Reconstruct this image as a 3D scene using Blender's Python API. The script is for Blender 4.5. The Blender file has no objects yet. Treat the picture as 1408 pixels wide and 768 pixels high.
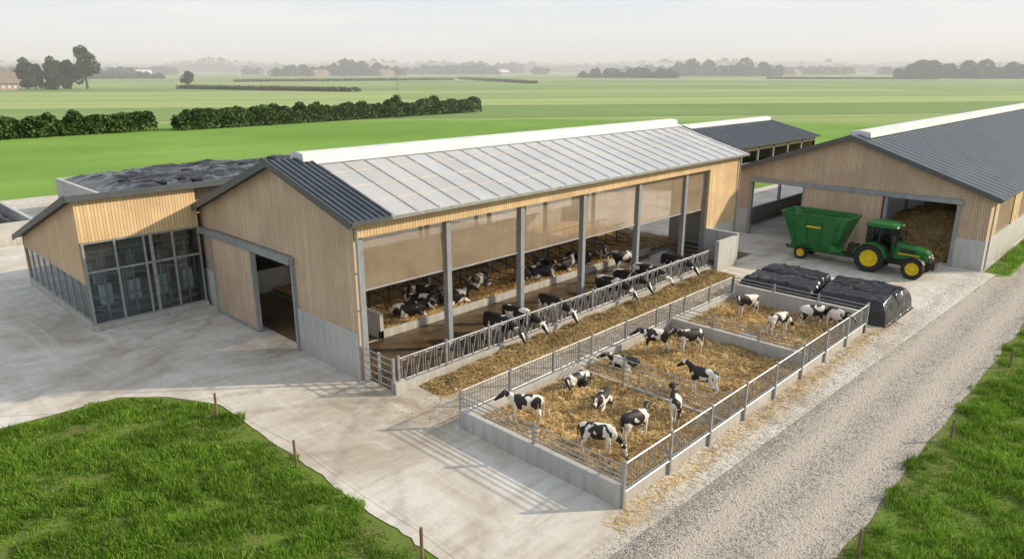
import bpy, math, random
import numpy as np
from mathutils import Vector, noise, Matrix
random.seed(7); rng=np.random.default_rng(7)
scene=bpy.context.scene
scene.view_settings.view_transform='Standard'; scene.view_settings.look='None'; scene.view_settings.exposure=0
COL=scene.collection
# ------------------------------------------------------------------ materials
def nm(name):
    m=bpy.data.materials.new(name); m.use_nodes=True
    nt=m.node_tree; nt.nodes.clear()
    out=nt.nodes.new('ShaderNodeOutputMaterial'); b=nt.nodes.new('ShaderNodeBsdfPrincipled')
    nt.links.new(b.outputs[0],out.inputs[0]); return m,nt,b,out
def N(nt,t,**k):
    n=nt.nodes.new(t)
    for a,v in k.items(): setattr(n,a,v)
    return n
def L(nt,a,b): nt.links.new(a,b)
def math_(nt,op,a,b=None,c=None):
    n=N(nt,'ShaderNodeMath',operation=op)
    for i,v in enumerate((a,b,c)):
        if v is None: continue
        if isinstance(v,(int,float)): n.inputs[i].default_value=v
        else: L(nt,v,n.inputs[i])
    return n.outputs[0]
def mix(nt,fac,a,b,bt='MIX'):
    n=N(nt,'ShaderNodeMix',data_type='RGBA',blend_type=bt)
    def s(i,v):
        if isinstance(v,(int,float)): n.inputs[i].default_value=v
        elif isinstance(v,tuple): n.inputs[i].default_value=(*v[:3],1)
        else: L(nt,v,n.inputs[i])
    s(0,fac); s(6,a); s(7,b); return n.outputs[2]
def noi(nt,vec,scale,detail=4,rough=.6,dist=0):
    n=N(nt,'ShaderNodeTexNoise'); n.inputs['Scale'].default_value=scale; n.inputs['Detail'].default_value=detail
    n.inputs['Roughness'].default_value=rough; n.inputs['Distortion'].default_value=dist
    if vec is not None: L(nt,vec,n.inputs['Vector'])
    return n.outputs['Fac']
def ramp(nt,fac,stops):
    n=N(nt,'ShaderNodeValToRGB'); e=n.color_ramp.elements
    while len(e)<len(stops): e.new(.5)
    for i,(p,c) in enumerate(stops):
        e[i].position=p; e[i].color=(*c,1) if isinstance(c,tuple) else (c,c,c,1)
    L(nt,fac,n.inputs[0]); return n.outputs[0]
def mapr(nt,v,a,b,c=0,d=1):
    n=N(nt,'ShaderNodeMapRange'); L(nt,v,n.inputs[0])
    for i,x in enumerate((a,b,c,d)): n.inputs[i+1].default_value=x
    return n.outputs[0]
def ocoord(nt): return N(nt,'ShaderNodeTexCoord').outputs['Object']
def bump(nt,b,h,strength=.3,dist=.02):
    n=N(nt,'ShaderNodeBump'); n.inputs['Strength'].default_value=strength; n.inputs['Distance'].default_value=dist
    L(nt,h,n.inputs['Height']); L(nt,n.outputs[0],b.inputs['Normal'])
def stretch(nt,vec,sc):
    n=N(nt,'ShaderNodeMapping'); L(nt,vec,n.inputs[0]); n.inputs['Scale'].default_value=sc; return n.outputs[0]
def vdist(nt,vec,p):
    n=N(nt,'ShaderNodeVectorMath',operation='DISTANCE'); L(nt,vec,n.inputs[0]); n.inputs[1].default_value=p; return n.outputs['Value']
def simple(name,c,rough=.6,metal=0,var=.25,scale=3,bs=.1,spec=None):
    m,nt,b,o=nm(name); v=ocoord(nt)
    n1=noi(nt,v,scale,5); c2=tuple(x*(1-var) for x in c); c3=tuple(min(1,x*(1+var*.5)) for x in c)
    L(nt,ramp(nt,n1,[(.3,c2),(.7,c3)]),b.inputs['Base Color'])
    b.inputs['Roughness'].default_value=rough; b.inputs['Metallic'].default_value=metal
    if bs: bump(nt,b,noi(nt,v,scale*12,3),bs,.01)
    return m
def wood(name,axis,ca,cb,w=.145):
    m,nt,b,o=nm(name); v=ocoord(nt); s=N(nt,'ShaderNodeSeparateXYZ'); L(nt,v,s.inputs[0])
    t=math_(nt,'DIVIDE',s.outputs[axis],w); fl=math_(nt,'FLOOR',t); fr=math_(nt,'FRACT',t)
    wn=N(nt,'ShaderNodeTexWhiteNoise',noise_dimensions='1D'); L(nt,fl,wn.inputs['W'])
    base=mix(nt,wn.outputs['Value'],ca,cb)
    big=noi(nt,v,.6,3); base=mix(nt,mapr(nt,big,.35,.7,0,.8),base,tuple(x*.80 for x in ca))
    gr=noi(nt,stretch(nt,v,(22,22,1.2)),1.0,5,.7)
    base=mix(nt,mapr(nt,gr,.35,.75,0,.42),base,tuple(x*.5 for x in ca))
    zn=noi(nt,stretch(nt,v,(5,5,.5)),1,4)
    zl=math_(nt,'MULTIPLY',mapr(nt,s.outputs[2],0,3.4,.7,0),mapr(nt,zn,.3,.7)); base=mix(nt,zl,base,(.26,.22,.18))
    edge=math_(nt,'MINIMUM',fr,math_(nt,'SUBTRACT',1,fr)); gap=mapr(nt,edge,.03,.09)
    L(nt,mix(nt,gap,tuple(x*.33 for x in ca),base),b.inputs['Base Color'])
    b.inputs['Roughness'].default_value=.75; bump(nt,b,gap,.7,.02); return m
def concrete(name,ca,cb,joints=0,dirt=(.25,.2,.15),dz=0):
    m,nt,b,o=nm(name); v=ocoord(nt)
    c=ramp(nt,noi(nt,v,.35,6,.65,.4),[(.3,ca),(.68,cb)])
    c=mix(nt,mapr(nt,noi(nt,v,4,5,.7),.45,.75,0,.3),c,tuple(x*.7 for x in ca))
    c=mix(nt,mapr(nt,noi(nt,v,45,2),.5,.8,0,.25),c,dirt)
    s=N(nt,'ShaderNodeSeparateXYZ'); L(nt,v,s.inputs[0])
    sv=noi(nt,stretch(nt,v,(4,4,.35)),1,4); c=mix(nt,mapr(nt,sv,.5,.75,0,.45),c,tuple(x*.6 for x in ca))
    if dz: 
        st=noi(nt,stretch(nt,v,(3,3,.4)),1,4)
        f=math_(nt,'MULTIPLY',mapr(nt,s.outputs[2],0,dz,1,0),mapr(nt,st,.35,.7,.1,.8)); c=mix(nt,f,c,dirt)
    L(nt,c,b.inputs['Base Color']); b.inputs['Roughness'].default_value=.85
    bump(nt,b,noi(nt,v,30,4),.25,.01); return m
def yardmat():
    m,nt,b,o=nm('yard_concrete'); v=ocoord(nt); s=N(nt,'ShaderNodeSeparateXYZ'); L(nt,v,s.inputs[0])
    c=ramp(nt,noi(nt,v,.20,7,.66,.9),[(.3,(.35,.305,.245)),(.45,(.50,.46,.395)),(.62,(.62,.60,.56))])
    tr=noi(nt,stretch(nt,v,(.25,2.2,1)),1.0,5,.6,.6); c=mix(nt,mapr(nt,tr,.5,.70,0,.5),c,(.35,.295,.23))
    tr2=noi(nt,stretch(nt,v,(2.0,.2,1)),.9,5,.6,.8); c=mix(nt,mapr(nt,tr2,.52,.72,0,.5),c,(.68,.665,.635))
    for p,r0,wd in (((-2,48,0),19.0,.22),((-2,48,0),20.9,.22),((30,2,0),23.3,.2),((30,2,0),25.1,.2),((4,10,0),14.5,.2),((4,10,0),16.3,.2),((44,-6,0),24.2,.25),((44,-6,0),26.0,.25)):
        d=math_(nt,'ABSOLUTE',math_(nt,'SUBTRACT',vdist(nt,v,p),r0))
        f=math_(nt,'MULTIPLY',mapr(nt,d,wd*.4,wd*1.5,.45,0),mapr(nt,noi(nt,v,.7,5,.7),.4,.62)); c=mix(nt,f,c,(.22,.19,.155))
    c=mix(nt,mapr(nt,noi(nt,v,1.4,6,.75),.5,.76,0,.5),c,(.29,.24,.185))
    c=mix(nt,mapr(nt,noi(nt,v,14,4,.8),.5,.8,0,.35),c,(.28,.24,.19))
    for p,r in (((14.0,20.5,0),4.5),((14,28.5,0),3.2),((50,17,0),7.0),((26,18.5,0),9.5)):
        f=math_(nt,'MULTIPLY',mapr(nt,vdist(nt,v,p),.5,r,.8,0),mapr(nt,noi(nt,v,.9,5,.7),.35,.6)); c=mix(nt,f,c,(.24,.19,.135))
    for ax,j in ((0,5.1),(1,4.7)):
        fr=math_(nt,'FRACT',math_(nt,'DIVIDE',s.outputs[ax],j)); g=mapr(nt,fr,.0,.005,0.4,0); c=mix(nt,g,c,(.18,.16,.14))
    L(nt,c,b.inputs['Base Color']); L(nt,mapr(nt,noi(nt,v,.5,4),.35,.65,.6,.95),b.inputs['Roughness'])
    bump(nt,b,noi(nt,v,18,5,.7),.3,.012); return m
def strawmat(name,ca,cb,cc):
    m,nt,b,o=nm(name); v=ocoord(nt)
    c=ramp(nt,noi(nt,v,1.1,6,.7,.5),[(.3,ca),(.55,cb),(.75,cc)])
    w=noi(nt,v,30,5,.8,1.5); c=mix(nt,mapr(nt,w,.4,.7,0,.5),c,tuple(x*.45 for x in ca))
    c=mix(nt,mapr(nt,noi(nt,v,.55,5,.7),.52,.74,0,.55),c,(.24,.15,.065))
    L(nt,c,b.inputs['Base Color']); b.inputs['Roughness'].default_value=.9; bump(nt,b,w,.9,.04); return m
def islandmat(name,stops,rough=.7,trans=0,pscale=.3,pdark=.5):
    m,nt,b,o=nm(name); g=N(nt,'ShaderNodeNewGeometry'); v=ocoord(nt)
    c=ramp(nt,g.outputs['Random Per Island'],stops)
    n1=noi(nt,v,pscale,3); c=mix(nt,mapr(nt,n1,.35,.65,pdark,0),c,tuple(x*.45 for x in stops[0][1]))
    L(nt,c,b.inputs['Base Color']); b.inputs['Roughness'].default_value=rough
    b.inputs['Specular IOR Level'].default_value=.25
    if trans:
        t=N(nt,'ShaderNodeBsdfTranslucent'); L(nt,c,t.inputs[0]); ms=N(nt,'ShaderNodeMixShader'); ms.inputs[0].default_value=trans
        L(nt,b.outputs[0],ms.inputs[1]); L(nt,t.outputs[0],ms.inputs[2]); L(nt,ms.outputs[0],o.inputs[0])
    return m
M={}
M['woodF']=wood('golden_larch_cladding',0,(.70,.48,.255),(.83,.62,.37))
M['woodG']=wood('greyer_larch_cladding',1,(.59,.43,.295),(.70,.545,.40))  # gable boards: greyer, duller tone than the golden cladding
M['woodGx']=wood('greyer_larch_side',0,(.56,.41,.275),(.67,.51,.36))  # similar greyer board tone, slightly darker, boards spaced along the long walls
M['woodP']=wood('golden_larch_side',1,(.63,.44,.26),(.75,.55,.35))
M['conc']=concrete('cast_concrete',(.40,.395,.38),(.52,.515,.50),dirt=(.26,.215,.16),dz=.8)
M['yard']=yardmat()
M['steel']=simple('galvanised_steel',(.38,.39,.40),.45,.55,.3,4,.05)
M['frame']=simple('grey_steel_frame',(.30,.32,.34),.5,.2,.2,2,.03)
M['bar']=simple('glazing_bar',(.42,.42,.42),.5,.2,.2,2,.03)
M['purlin']=simple('purlin_line',(.58,.50,.42),.7,0,.2,2,.03)
M['darksteel']=simple('dark_steel',(.06,.055,.05),.5,.5,.3,3,.05)
M['slate']=simple('dark_roof_sheet',(.06,.075,.095),.45,.2,.3,.8,.05)
M['trim']=simple('dark_trim',(.09,.10,.11),.5,.2,.15,2,.02)
M['white']=simple('white_vent',(.66,.67,.68),.5,0,.15,1,.02)
M['manure']=simple('wet_manure_floor',(.12,.082,.045),.35,0,.6,1.2,.4)
M['straw']=strawmat('straw_bed',(.50,.315,.115),(.68,.46,.19),(.80,.58,.29))
M['hay']=strawmat('brown_hay',(.32,.215,.10),(.45,.31,.14),(.54,.40,.20))
M['strand']=islandmat('straw_strands',[(0,(.42,.26,.09)),(.5,(.68,.465,.19)),(1,(.90,.71,.39))],.7,0,.55,.5)
M['feed']=islandmat('feed_strands',[(0,(.24,.16,.06)),(.5,(.46,.325,.14)),(1,(.66,.51,.25))],.8,0,.8,.4)
M['grass']=islandmat('grass_blades',[(0,(.10,.215,.014)),(.5,(.185,.36,.028)),(.9,(.30,.475,.065)),(1,(.50,.47,.18))],.55,.35,.5,.55)
M['leaf']=islandmat('tree_leaves',[(0,(.028,.058,.017)),(.6,(.06,.115,.03)),(1,(.14,.20,.06))],.6,.25,.2,.6)
M['hedge']=islandmat('hedge_leaves',[(0,(.04,.08,.02)),(.6,(.09,.155,.037)),(1,(.17,.25,.075))],.6,.25,.3,.65)
M['maize']=islandmat('maize_leaves',[(0,(.06,.085,.03)),(1,(.16,.16,.06))],.6,.2,.1,.3)
M['bark']=simple('bark',(.09,.065,.045),.9,0,.3,3,.5)
M['post']=simple('timber_post',(.20,.13,.075),.85,0,.35,6,.4)
M['green']=simple('green_paint',(.015,.15,.03),.32,0,.3,2,.02)
M['yellow']=simple('yellow_paint',(.70,.53,.01),.4,0,.15,2,0)
M['rubber']=simple('tyre_rubber',(.022,.021,.02),.8,0,.4,5,.2)
M['black']=simple('black_plastic_part',(.02,.02,.02),.45,0,.2,4,.02)
M['lamp']=simple('lamp_lens',(.8,.75,.6),.15,0,.05,2,0)
M['skin']=simple('eye_black',(.01,.01,.01),.1,0,.05,2,0)
M['tag']=simple('ear_tag',(.85,.6,.02),.5,0,.05,2,0)
M['brick']=simple('house_brick',(.38,.27,.20),.9,0,.25,2,.1)
M['tile']=simple('roof_tiles',(.24,.19,.15),.9,0,.3,2,.2)
def glass(name,tint,f):
    m,nt,b,o=nm(name); g=N(nt,'ShaderNodeBsdfGlossy'); g.inputs['Roughness'].default_value=.02; g.inputs[0].default_value=(.8,.85,.9,1); nt.nodes.remove(b)
    t=N(nt,'ShaderNodeBsdfTransparent'); t.inputs[0].default_value=tint; ms=N(nt,'ShaderNodeMixShader')
    fr=N(nt,'ShaderNodeFresnel'); fr.inputs[0].default_value=1.5; L(nt,math_(nt,'MULTIPLY',fr.outputs[0],f),ms.inputs[0])
    L(nt,t.outputs[0],ms.inputs[1]); L(nt,g.outputs[0],ms.inputs[2]); L(nt,ms.outputs[0],o.inputs[0]); return m
M['glass']=glass('window_glass',(.84,.89,.90,1),1.6); M['cabglass']=glass('cab_glass',(.55,.62,.62,1),1.6)
def curtain():
    m,nt,b,o=nm('beige_mesh_curtain'); v=ocoord(nt)
    c=ramp(nt,noi(nt,stretch(nt,v,(.6,.6,1.5)),1,4),[(.3,(.44,.33,.225)),(.7,(.55,.44,.32))])
    st=noi(nt,stretch(nt,v,(2.5,2.5,.25)),1,4); c=mix(nt,mapr(nt,st,.5,.7,0,.4),c,(.32,.25,.17))
    L(nt,c,b.inputs['Base Color']); b.inputs['Roughness'].default_value=.8
    tl=N(nt,'ShaderNodeBsdfTranslucent'); L(nt,c,tl.inputs[0]); t=N(nt,'ShaderNodeBsdfTransparent')
    m1=N(nt,'ShaderNodeMixShader'); m1.inputs[0].default_value=.35; L(nt,b.outputs[0],m1.inputs[1]); L(nt,tl.outputs[0],m1.inputs[2])
    m2=N(nt,'ShaderNodeMixShader'); m2.inputs[0].default_value=.33; L(nt,m1.outputs[0],m2.inputs[1]); L(nt,t.outputs[0],m2.inputs[2])
    wv=noi(nt,stretch(nt,v,(3,3,.3)),1,3); bump(nt,b,wv,.4,.05)
    L(nt,m2.outputs[0],o.inputs[0]); return m
M['curtain']=curtain()
def poly_roof():
    m,nt,b,o=nm('translucent_roof_panel'); v=ocoord(nt); s=N(nt,'ShaderNodeSeparateXYZ'); L(nt,v,s.inputs[0])
    c=ramp(nt,noi(nt,v,.25,4),[(.3,(.58,.605,.635)),(.7,(.72,.74,.765))])
    t=math_(nt,'DIVIDE',s.outputs[0],1.15); wn=N(nt,'ShaderNodeTexWhiteNoise',noise_dimensions='1D'); L(nt,math_(nt,'FLOOR',t),wn.inputs['W'])
    lf=mapr(nt,s.outputs[0],20,32,.5,.05)
    c=mix(nt,math_(nt,'MULTIPLY',wn.outputs['Value'],lf),c,(.56,.50,.45))
    c=mix(nt,mapr(nt,noi(nt,stretch(nt,v,(4,.4,.4)),1,5,.7),.45,.75,0,.4),c,(.45,.46,.47))
    L(nt,c,b.inputs['Base Color']); L(nt,mapr(nt,noi(nt,v,.6,4),.3,.7,.14,.34),b.inputs['Roughness']); b.inputs['Specular IOR Level'].default_value=.8
    fr=math_(nt,'FRACT',math_(nt,'DIVIDE',s.outputs[0],.19)); bump(nt,b,math_(nt,'PINGPONG',fr,.5),.15,.02)
    tl=N(nt,'ShaderNodeBsdfTranslucent'); L(nt,c,tl.inputs[0]); ms=N(nt,'ShaderNodeMixShader'); ms.inputs[0].default_value=.3
    L(nt,b.outputs[0],ms.inputs[1]); L(nt,tl.outputs[0],ms.inputs[2]); L(nt,ms.outputs[0],o.inputs[0]); return m
M['poly']=poly_roof()
def tarp():
    m,nt,b,o=nm('black_silage_film'); v=ocoord(nt)
    L(nt,ramp(nt,noi(nt,v,1.0,5),[(.3,(.008,.009,.012)),(.8,(.028,.031,.036))]),b.inputs['Base Color']); b.inputs['Roughness'].default_value=.22
    b.inputs['Specular IOR Level'].default_value=.45
    bump(nt,b,noi(nt,stretch(nt,v,(1,1,1)),1.3,3,.45,1.8),.6,.15); return m
M['tarp']=tarp()
def gravel():
    m,nt,b,o=nm('gravel'); v=ocoord(nt); s=N(nt,'ShaderNodeSeparateXYZ'); L(nt,v,s.inputs[0])
    vo=N(nt,'ShaderNodeTexVoronoi'); vo.inputs['Scale'].default_value=16; L(nt,v,vo.inputs['Vector'])
    c=ramp(nt,noi(nt,v,.5,6,.7),[(.3,(.31,.275,.235)),(.7,(.43,.395,.35))])
    c=mix(nt,.42,c,ramp(nt,vo.outputs['Color'],[(.1,(.19,.17,.15)),(.9,(.56,.525,.48))]))
    y=math_(nt,'ADD',s.outputs[1],math_(nt,'MULTIPLY',mapr(nt,noi(nt,v,.15,2),.3,.7,-1,1),.35))
    for yc in (5.75,7.6):
        d=math_(nt,'ABSOLUTE',math_(nt,'SUBTRACT',y,yc)); f=mapr(nt,d,.2,.6,.65,0); c=mix(nt,f,c,(.46,.41,.35))
    c=mix(nt,mapr(nt,noi(nt,v,3,5,.75),.5,.75,0,.5),c,(.25,.215,.175))
    L(nt,c,b.inputs['Base Color']); b.inputs['Roughness'].default_value=.95
    bump(nt,b,vo.outputs['Distance'],.8,.035); return m
M['gravel']=gravel()
M['stone']=islandmat('loose_stones',[(0,(.20,.18,.155)),(.5,(.36,.33,.29)),(1,(.54,.51,.47))],.9,0,.6,.2)
def groundmat():
    m,nt,b,o=nm('meadow_and_fields'); v=ocoord(nt)
    near=ramp(nt,noi(nt,v,.03,6,.6,.5),[(.3,(.15,.275,.05)),(.6,(.215,.365,.075)),(.8,(.28,.42,.115))])
    st=noi(nt,stretch(nt,v,(.02,.35,1)),1,4); near=mix(nt,mapr(nt,st,.4,.7,0,.5),near,(.15,.265,.055))
    fine=noi(nt,v,1.7,6,.8); near=mix(nt,mapr(nt,fine,.4,.75,0,.5),near,(.095,.17,.03))
    mp=N(nt,'ShaderNodeMapping'); L(nt,v,mp.inputs[0]); mp.inputs['Rotation'].default_value=(0,0,math.radians(37))
    br=N(nt,'ShaderNodeTexBrick'); L(nt,mp.outputs[0],br.inputs['Vector'])
    br.inputs['Scale'].default_value=1; br.inputs['Brick Width'].default_value=620; br.inputs['Row Height'].default_value=62; br.inputs['Mortar Size'].default_value=1.4
    br.inputs['Color1'].default_value=(.155,.26,.075,1); br.inputs['Color2'].default_value=(.42,.50,.20,1); br.inputs['Mortar'].default_value=(.08,.12,.045,1); br.inputs['Bias'].default_value=-.1
    far=mix(nt,mapr(nt,noi(nt,v,.006,5,.6),.35,.7,0,.45),br.outputs['Color'],(.33,.385,.18))
    st2=noi(nt,stretch(nt,mp.outputs[0],(.004,.09,1)),1,5,.7); far=mix(nt,mapr(nt,st2,.4,.68,0,.5),far,(.15,.225,.07))
    f3=noi(nt,stretch(nt,mp.outputs[0],(.03,.3,1)),1,4,.7); far=mix(nt,mapr(nt,f3,.45,.7,0,.3),far,(.12,.18,.055))
    ln=N(nt,'ShaderNodeVectorMath',operation='LENGTH'); L(nt,v,ln.inputs[0])
    f=mapr(nt,ln.outputs['Value'],175,190)
    c=mix(nt,f,near,far)
    nr=mapr(nt,ln.outputs['Value'],38,60,1,0); c=mix(nt,math_(nt,'MULTIPLY',nr,.8),c,ramp(nt,noi(nt,v,.9,5),[(.35,(.10,.17,.02)),(.66,(.14,.11,.05))]))
    L(nt,c,b.inputs['Base Color']); b.inputs['Roughness'].default_value=.95; b.inputs['Specular IOR Level'].default_value=.1
    bump(nt,b,fine,.5,.1); return m
M['ground']=groundmat()
def cowmat():
    m,nt,b,o=nm('holstein_coat'); v=ocoord(nt); oi=N(nt,'ShaderNodeObjectInfo')
    off=N(nt,'ShaderNodeVectorMath',operation='ADD'); L(nt,v,off.inputs[0])
    sc=math_(nt,'MULTIPLY',oi.outputs['Random'],83.0); cb=N(nt,'ShaderNodeCombineXYZ'); L(nt,sc,cb.inputs[0]); L(nt,math_(nt,'MULTIPLY',sc,1.7),cb.inputs[1]); L(nt,cb.outputs[0],off.inputs[1])
    n=noi(nt,off.outputs[0],1.6,1.5,.5,.3)
    at=N(nt,'ShaderNodeAttribute',attribute_name='part'); s=N(nt,'ShaderNodeSeparateColor'); L(nt,at.outputs['Color'],s.inputs[0])
    val=math_(nt,'ADD',n,math_(nt,'SUBTRACT',s.outputs[0],.5))
    f=mapr(nt,val,.485,.50)
    c=mix(nt,f,ramp(nt,noi(nt,v,6,4),[(.3,(.58,.53,.46)),(.7,(.80,.77,.72))]),(.014,.012,.011))
    c=mix(nt,s.outputs[1],c,(.05,.04,.037)); c=mix(nt,s.outputs[2],c,(.62,.38,.33))
    L(nt,c,b.inputs['Base Color']); b.inputs['Roughness'].default_value=.55; bump(nt,b,noi(nt,v,60,2),.15,.005); return m
M['cow']=cowmat()
# ------------------------------------------------------------------ mesh builder
class MB:
    def __init__(s): s.v=[];s.f=[];s.m=[];s.mats=[]
    def mi(s,mat):
        if mat not in s.mats: s.mats.append(mat)
        return s.mats.index(mat)
    def add(s,vs,fs,mat):
        o=len(s.v); k=s.mi(mat); s.v+= [tuple(p) for p in vs]; s.f+=[tuple(i+o for i in f) for f in fs]; s.m+=[k]*len(fs)
    def box(s,x0,y0,z0,x1,y1,z1,mat):
        s.add([(x0,y0,z0),(x1,y0,z0),(x1,y1,z0),(x0,y1,z0),(x0,y0,z1),(x1,y0,z1),(x1,y1,z1),(x0,y1,z1)],
          [(0,3,2,1),(4,5,6,7),(0,1,5,4),(1,2,6,5),(2,3,7,6),(3,0,4,7)],mat)
    def prism(s,poly,ax,c0,c1,mat):
        n=len(poly)
        P=(lambda c,a,b:(c,a,b)) if ax=='X' else ((lambda c,a,b:(a,c,b)) if ax=='Y' else (lambda c,a,b:(a,b,c)))
        vs=[P(c0,a,b) for a,b in poly]+[P(c1,a,b) for a,b in poly]
        fs=[tuple(range(n)),tuple(range(2*n-1,n-1,-1))]+[(i,i+n,(i+1)%n+n,(i+1)%n) for i in range(n)]
        s.add(vs,fs,mat)
    def slope(s,x0,x1,y0,z0,y1,z1,th,mat,up=0):
        s.add([(x0,y0,z0+up),(x1,y0,z0+up),(x1,y1,z1+up),(x0,y1,z1+up),(x0,y0,z0+up-th),(x1,y0,z0+up-th),(x1,y1,z1+up-th),(x0,y1,z1+up-th)],
          [(0,1,2,3),(4,7,6,5),(0,4,5,1),(1,5,6,2),(2,6,7,3),(3,7,4,0)],mat)
    def tube(s,p0,p1,r,mat,n=6,r1=None):
        p0=Vector(p0);p1=Vector(p1);d=(p1-p0).normalized(); a=d.orthogonal().normalized(); b=d.cross(a); r1=r if r1 is None else r1
        vs=[p0+(a*math.cos(t)+b*math.sin(t))*r for t in [2*math.pi*i/n for i in range(n)]]+[p1+(a*math.cos(t)+b*math.sin(t))*r1 for t in [2*math.pi*i/n for i in range(n)]]
        s.add(vs,[(i,(i+1)%n,(i+1)%n+n,i+n) for i in range(n)]+[tuple(range(n-1,-1,-1)),tuple(range(n,2*n))],mat)
    def rings(s,rs,mat,cap=True):
        n=len(rs[0]); vs=[p for r in rs for p in r]; fs=[]
        for k in range(len(rs)-1):
            for i in range(n): fs.append((k*n+i,k*n+(i+1)%n,(k+1)*n+(i+1)%n,(k+1)*n+i))
        if cap: fs+=[tuple(range(n-1,-1,-1)),tuple(range((len(rs)-1)*n,len(rs)*n))]
        s.add(vs,fs,mat)
    def lathe(s,c,prof,mat,n=28,ax='Y'):
        rs=[]
        for r,y in prof:
            rs.append([(c[0]+r*math.cos(2*math.pi*i/n),c[1]+y,c[2]+r*math.sin(2*math.pi*i/n)) for i in range(n)])
        s.rings(rs,mat,cap=False)
    def obj(s,name,parent=None,smooth=False,bevel=0):
        me=bpy.data.meshes.new(name); me.from_pydata(s.v,[],s.f)
        for mt in s.mats: me.materials.append(M[mt])
        me.polygons.foreach_set('material_index',s.m)
        if smooth: me.polygons.foreach_set('use_smooth',[True]*len(s.f))
        me.update(); ob=bpy.data.objects.new(name,me); COL.objects.link(ob)
        if bevel:
            bv=ob.modifiers.new('bevel','BEVEL'); bv.width=bevel; bv.segments=2; bv.limit_method='ANGLE'
        if parent: attach(ob,parent)
        return ob
def group(name,loc=(0,0,0)):
    e=bpy.data.objects.new(name,None); e.location=loc; COL.objects.link(e); return e
def attach(ob,p,local=False):
    ob.parent=p
    if not local: ob.location=-Vector(p.location)
def npmesh(name,V,F,mat,parent=None,local=False):
    me=bpy.data.meshes.new(name); k=F.shape[1]
    me.vertices.add(len(V)); me.vertices.foreach_set('co',V.astype(np.float32).ravel())
    me.loops.add(F.size); me.loops.foreach_set('vertex_index',F.astype(np.int32).ravel())
    me.polygons.add(len(F)); me.polygons.foreach_set('loop_start',np.arange(0,F.size,k,dtype=np.int32))
    try: me.polygons.foreach_set('loop_total',np.full(len(F),k,dtype=np.int32))
    except Exception: pass
    me.update(calc_edges=True); me.validate(); me.materials.append(M[mat])
    ob=bpy.data.objects.new(name,me); COL.objects.link(ob)
    if parent: attach(ob,parent,local)
    return ob
def nz(x,y,z=0): return noise.noise(Vector((x,y,z)))
def leaves(P,size,flat=0):
    n=len(P); a=rng.normal(size=(n,3)); a/=np.linalg.norm(a,axis=1)[:,None]
    b=np.cross(a,rng.normal(size=(n,3))); b/=np.linalg.norm(b,axis=1)[:,None]
    s=size*rng.uniform(.6,1.4,(n,1)); a=a*s; b=b*s*.75
    V=np.stack([P-a*.5-b*.3,P+a*.1-b*.5,P+a*.5+b*.1,P-a*.1+b*.5],1).reshape(-1,3)
    return V,np.arange(4*n).reshape(n,4)
def shellpts(c,r,n,inner=.35):
    d=rng.normal(size=(n,3)); d/=np.linalg.norm(d,axis=1)[:,None]
    q=rng.uniform(inner,1,(n,1))**.45
    return np.array(c)+d*q*np.array(r)
def strands(name,P,length,width,mat,tilt=.25,parent=None,zfn=None):
    n=len(P); th=rng.uniform(0,2*np.pi,n); el=rng.normal(0,tilt,n)
    d=np.stack([np.cos(th)*np.cos(el),np.sin(th)*np.cos(el),np.sin(el)],1)*(length*rng.uniform(.4,1.2,n))[:,None]
    w=np.stack([-np.sin(th),np.cos(th),rng.normal(0,.5,n)],1)*width*.5
    V=np.stack([P-d/2-w,P-d/2+w,P+d/2+w,P+d/2-w],1).reshape(-1,3)
    return npmesh(name,V,np.arange(4*n).reshape(n,4),mat,parent)
def blades(name,P,h,w,mat):
    n=len(P); th=rng.uniform(0,2*np.pi,n); hh=h
    side=np.stack([-np.sin(th),np.cos(th),np.zeros(n)],1)
    ph=rng.uniform(0,2*np.pi,n); ln=np.stack([np.cos(ph),np.sin(ph),np.zeros(n)],1)*(hh*rng.uniform(.1,.8,n))[:,None]
    ww=side*(w*rng.uniform(.7,1.3,n))[:,None]*.5
    up=np.array([0,0,1.])
    mid=P+ln*.35+up*(hh*.6)[:,None]; tip=P+ln+up*(hh)[:,None]
    V=np.stack([P-ww,P+ww,mid+ww*.8,mid-ww*.8,tip],1).reshape(-1,3)
    b=np.arange(n)*5
    F=np.concatenate([np.stack([b,b+1,b+2],1),np.stack([b,b+2,b+3],1),np.stack([b+3,b+2,b+4],1)])
    return npmesh(name,V,F,mat)
def grid(name,x0,x1,y0,y1,nx,ny,fz,mat,parent=None,smooth=True):
    xs=np.linspace(x0,x1,nx); ys=np.linspace(y0,y1,ny)
    V=np.array([(x,y,fz(x,y)) for y in ys for x in xs])
    F=np.array([(j*nx+i,j*nx+i+1,(j+1)*nx+i+1,(j+1)*nx+i) for j in range(ny-1) for i in range(nx-1)])
    o=npmesh(name,V,F,mat,parent); o.data.polygons.foreach_set('use_smooth',[smooth]*len(F)); return o
# ------------------------------------------------------------------ ground, yard, road
mb=MB(); S=7000; mb.add([(-S,-S,0),(S,-S,0),(S,S,0),(-S,S,0)],[(0,1,2,3)],'ground'); mb.obj('ground')
def sheet(name,pts,z,mat,th=0):
    mb=MB(); mb.add([(x,y,z) for x,y in pts],[tuple(range(len(pts)))],mat); return mb.obj(name)
edge=[]
for i in range(90):
    t=i/89; y=24.6-t*26; edge.append((9.7+.16*nz(y*.7,3)+.10*nz(y*3,5),y))
sheet('concrete_yard',[(-80,29),(3.5,28.25),(7.3,27.9),(8.6,26.6)]+[e for e in edge if e[1]>8.9]+[(12.6,8.95),(50.2,7.7),(50.4,8.4),(130,8.4),(130,33),(64,33),(62,80),(-80,84)],.02,'yard')
lo=[(x,4.75+.18*nz(x*.5,1)+.10*nz(x*2,9)) for x in np.arange(-30,160,.5)]
hi=[(x,(9.15 if x<13 else 9.15-(x-13)*.04 if x<50 else 7.0)+.1*nz(x*.6,7)) for x in np.arange(160,-30,-.8)]
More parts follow.
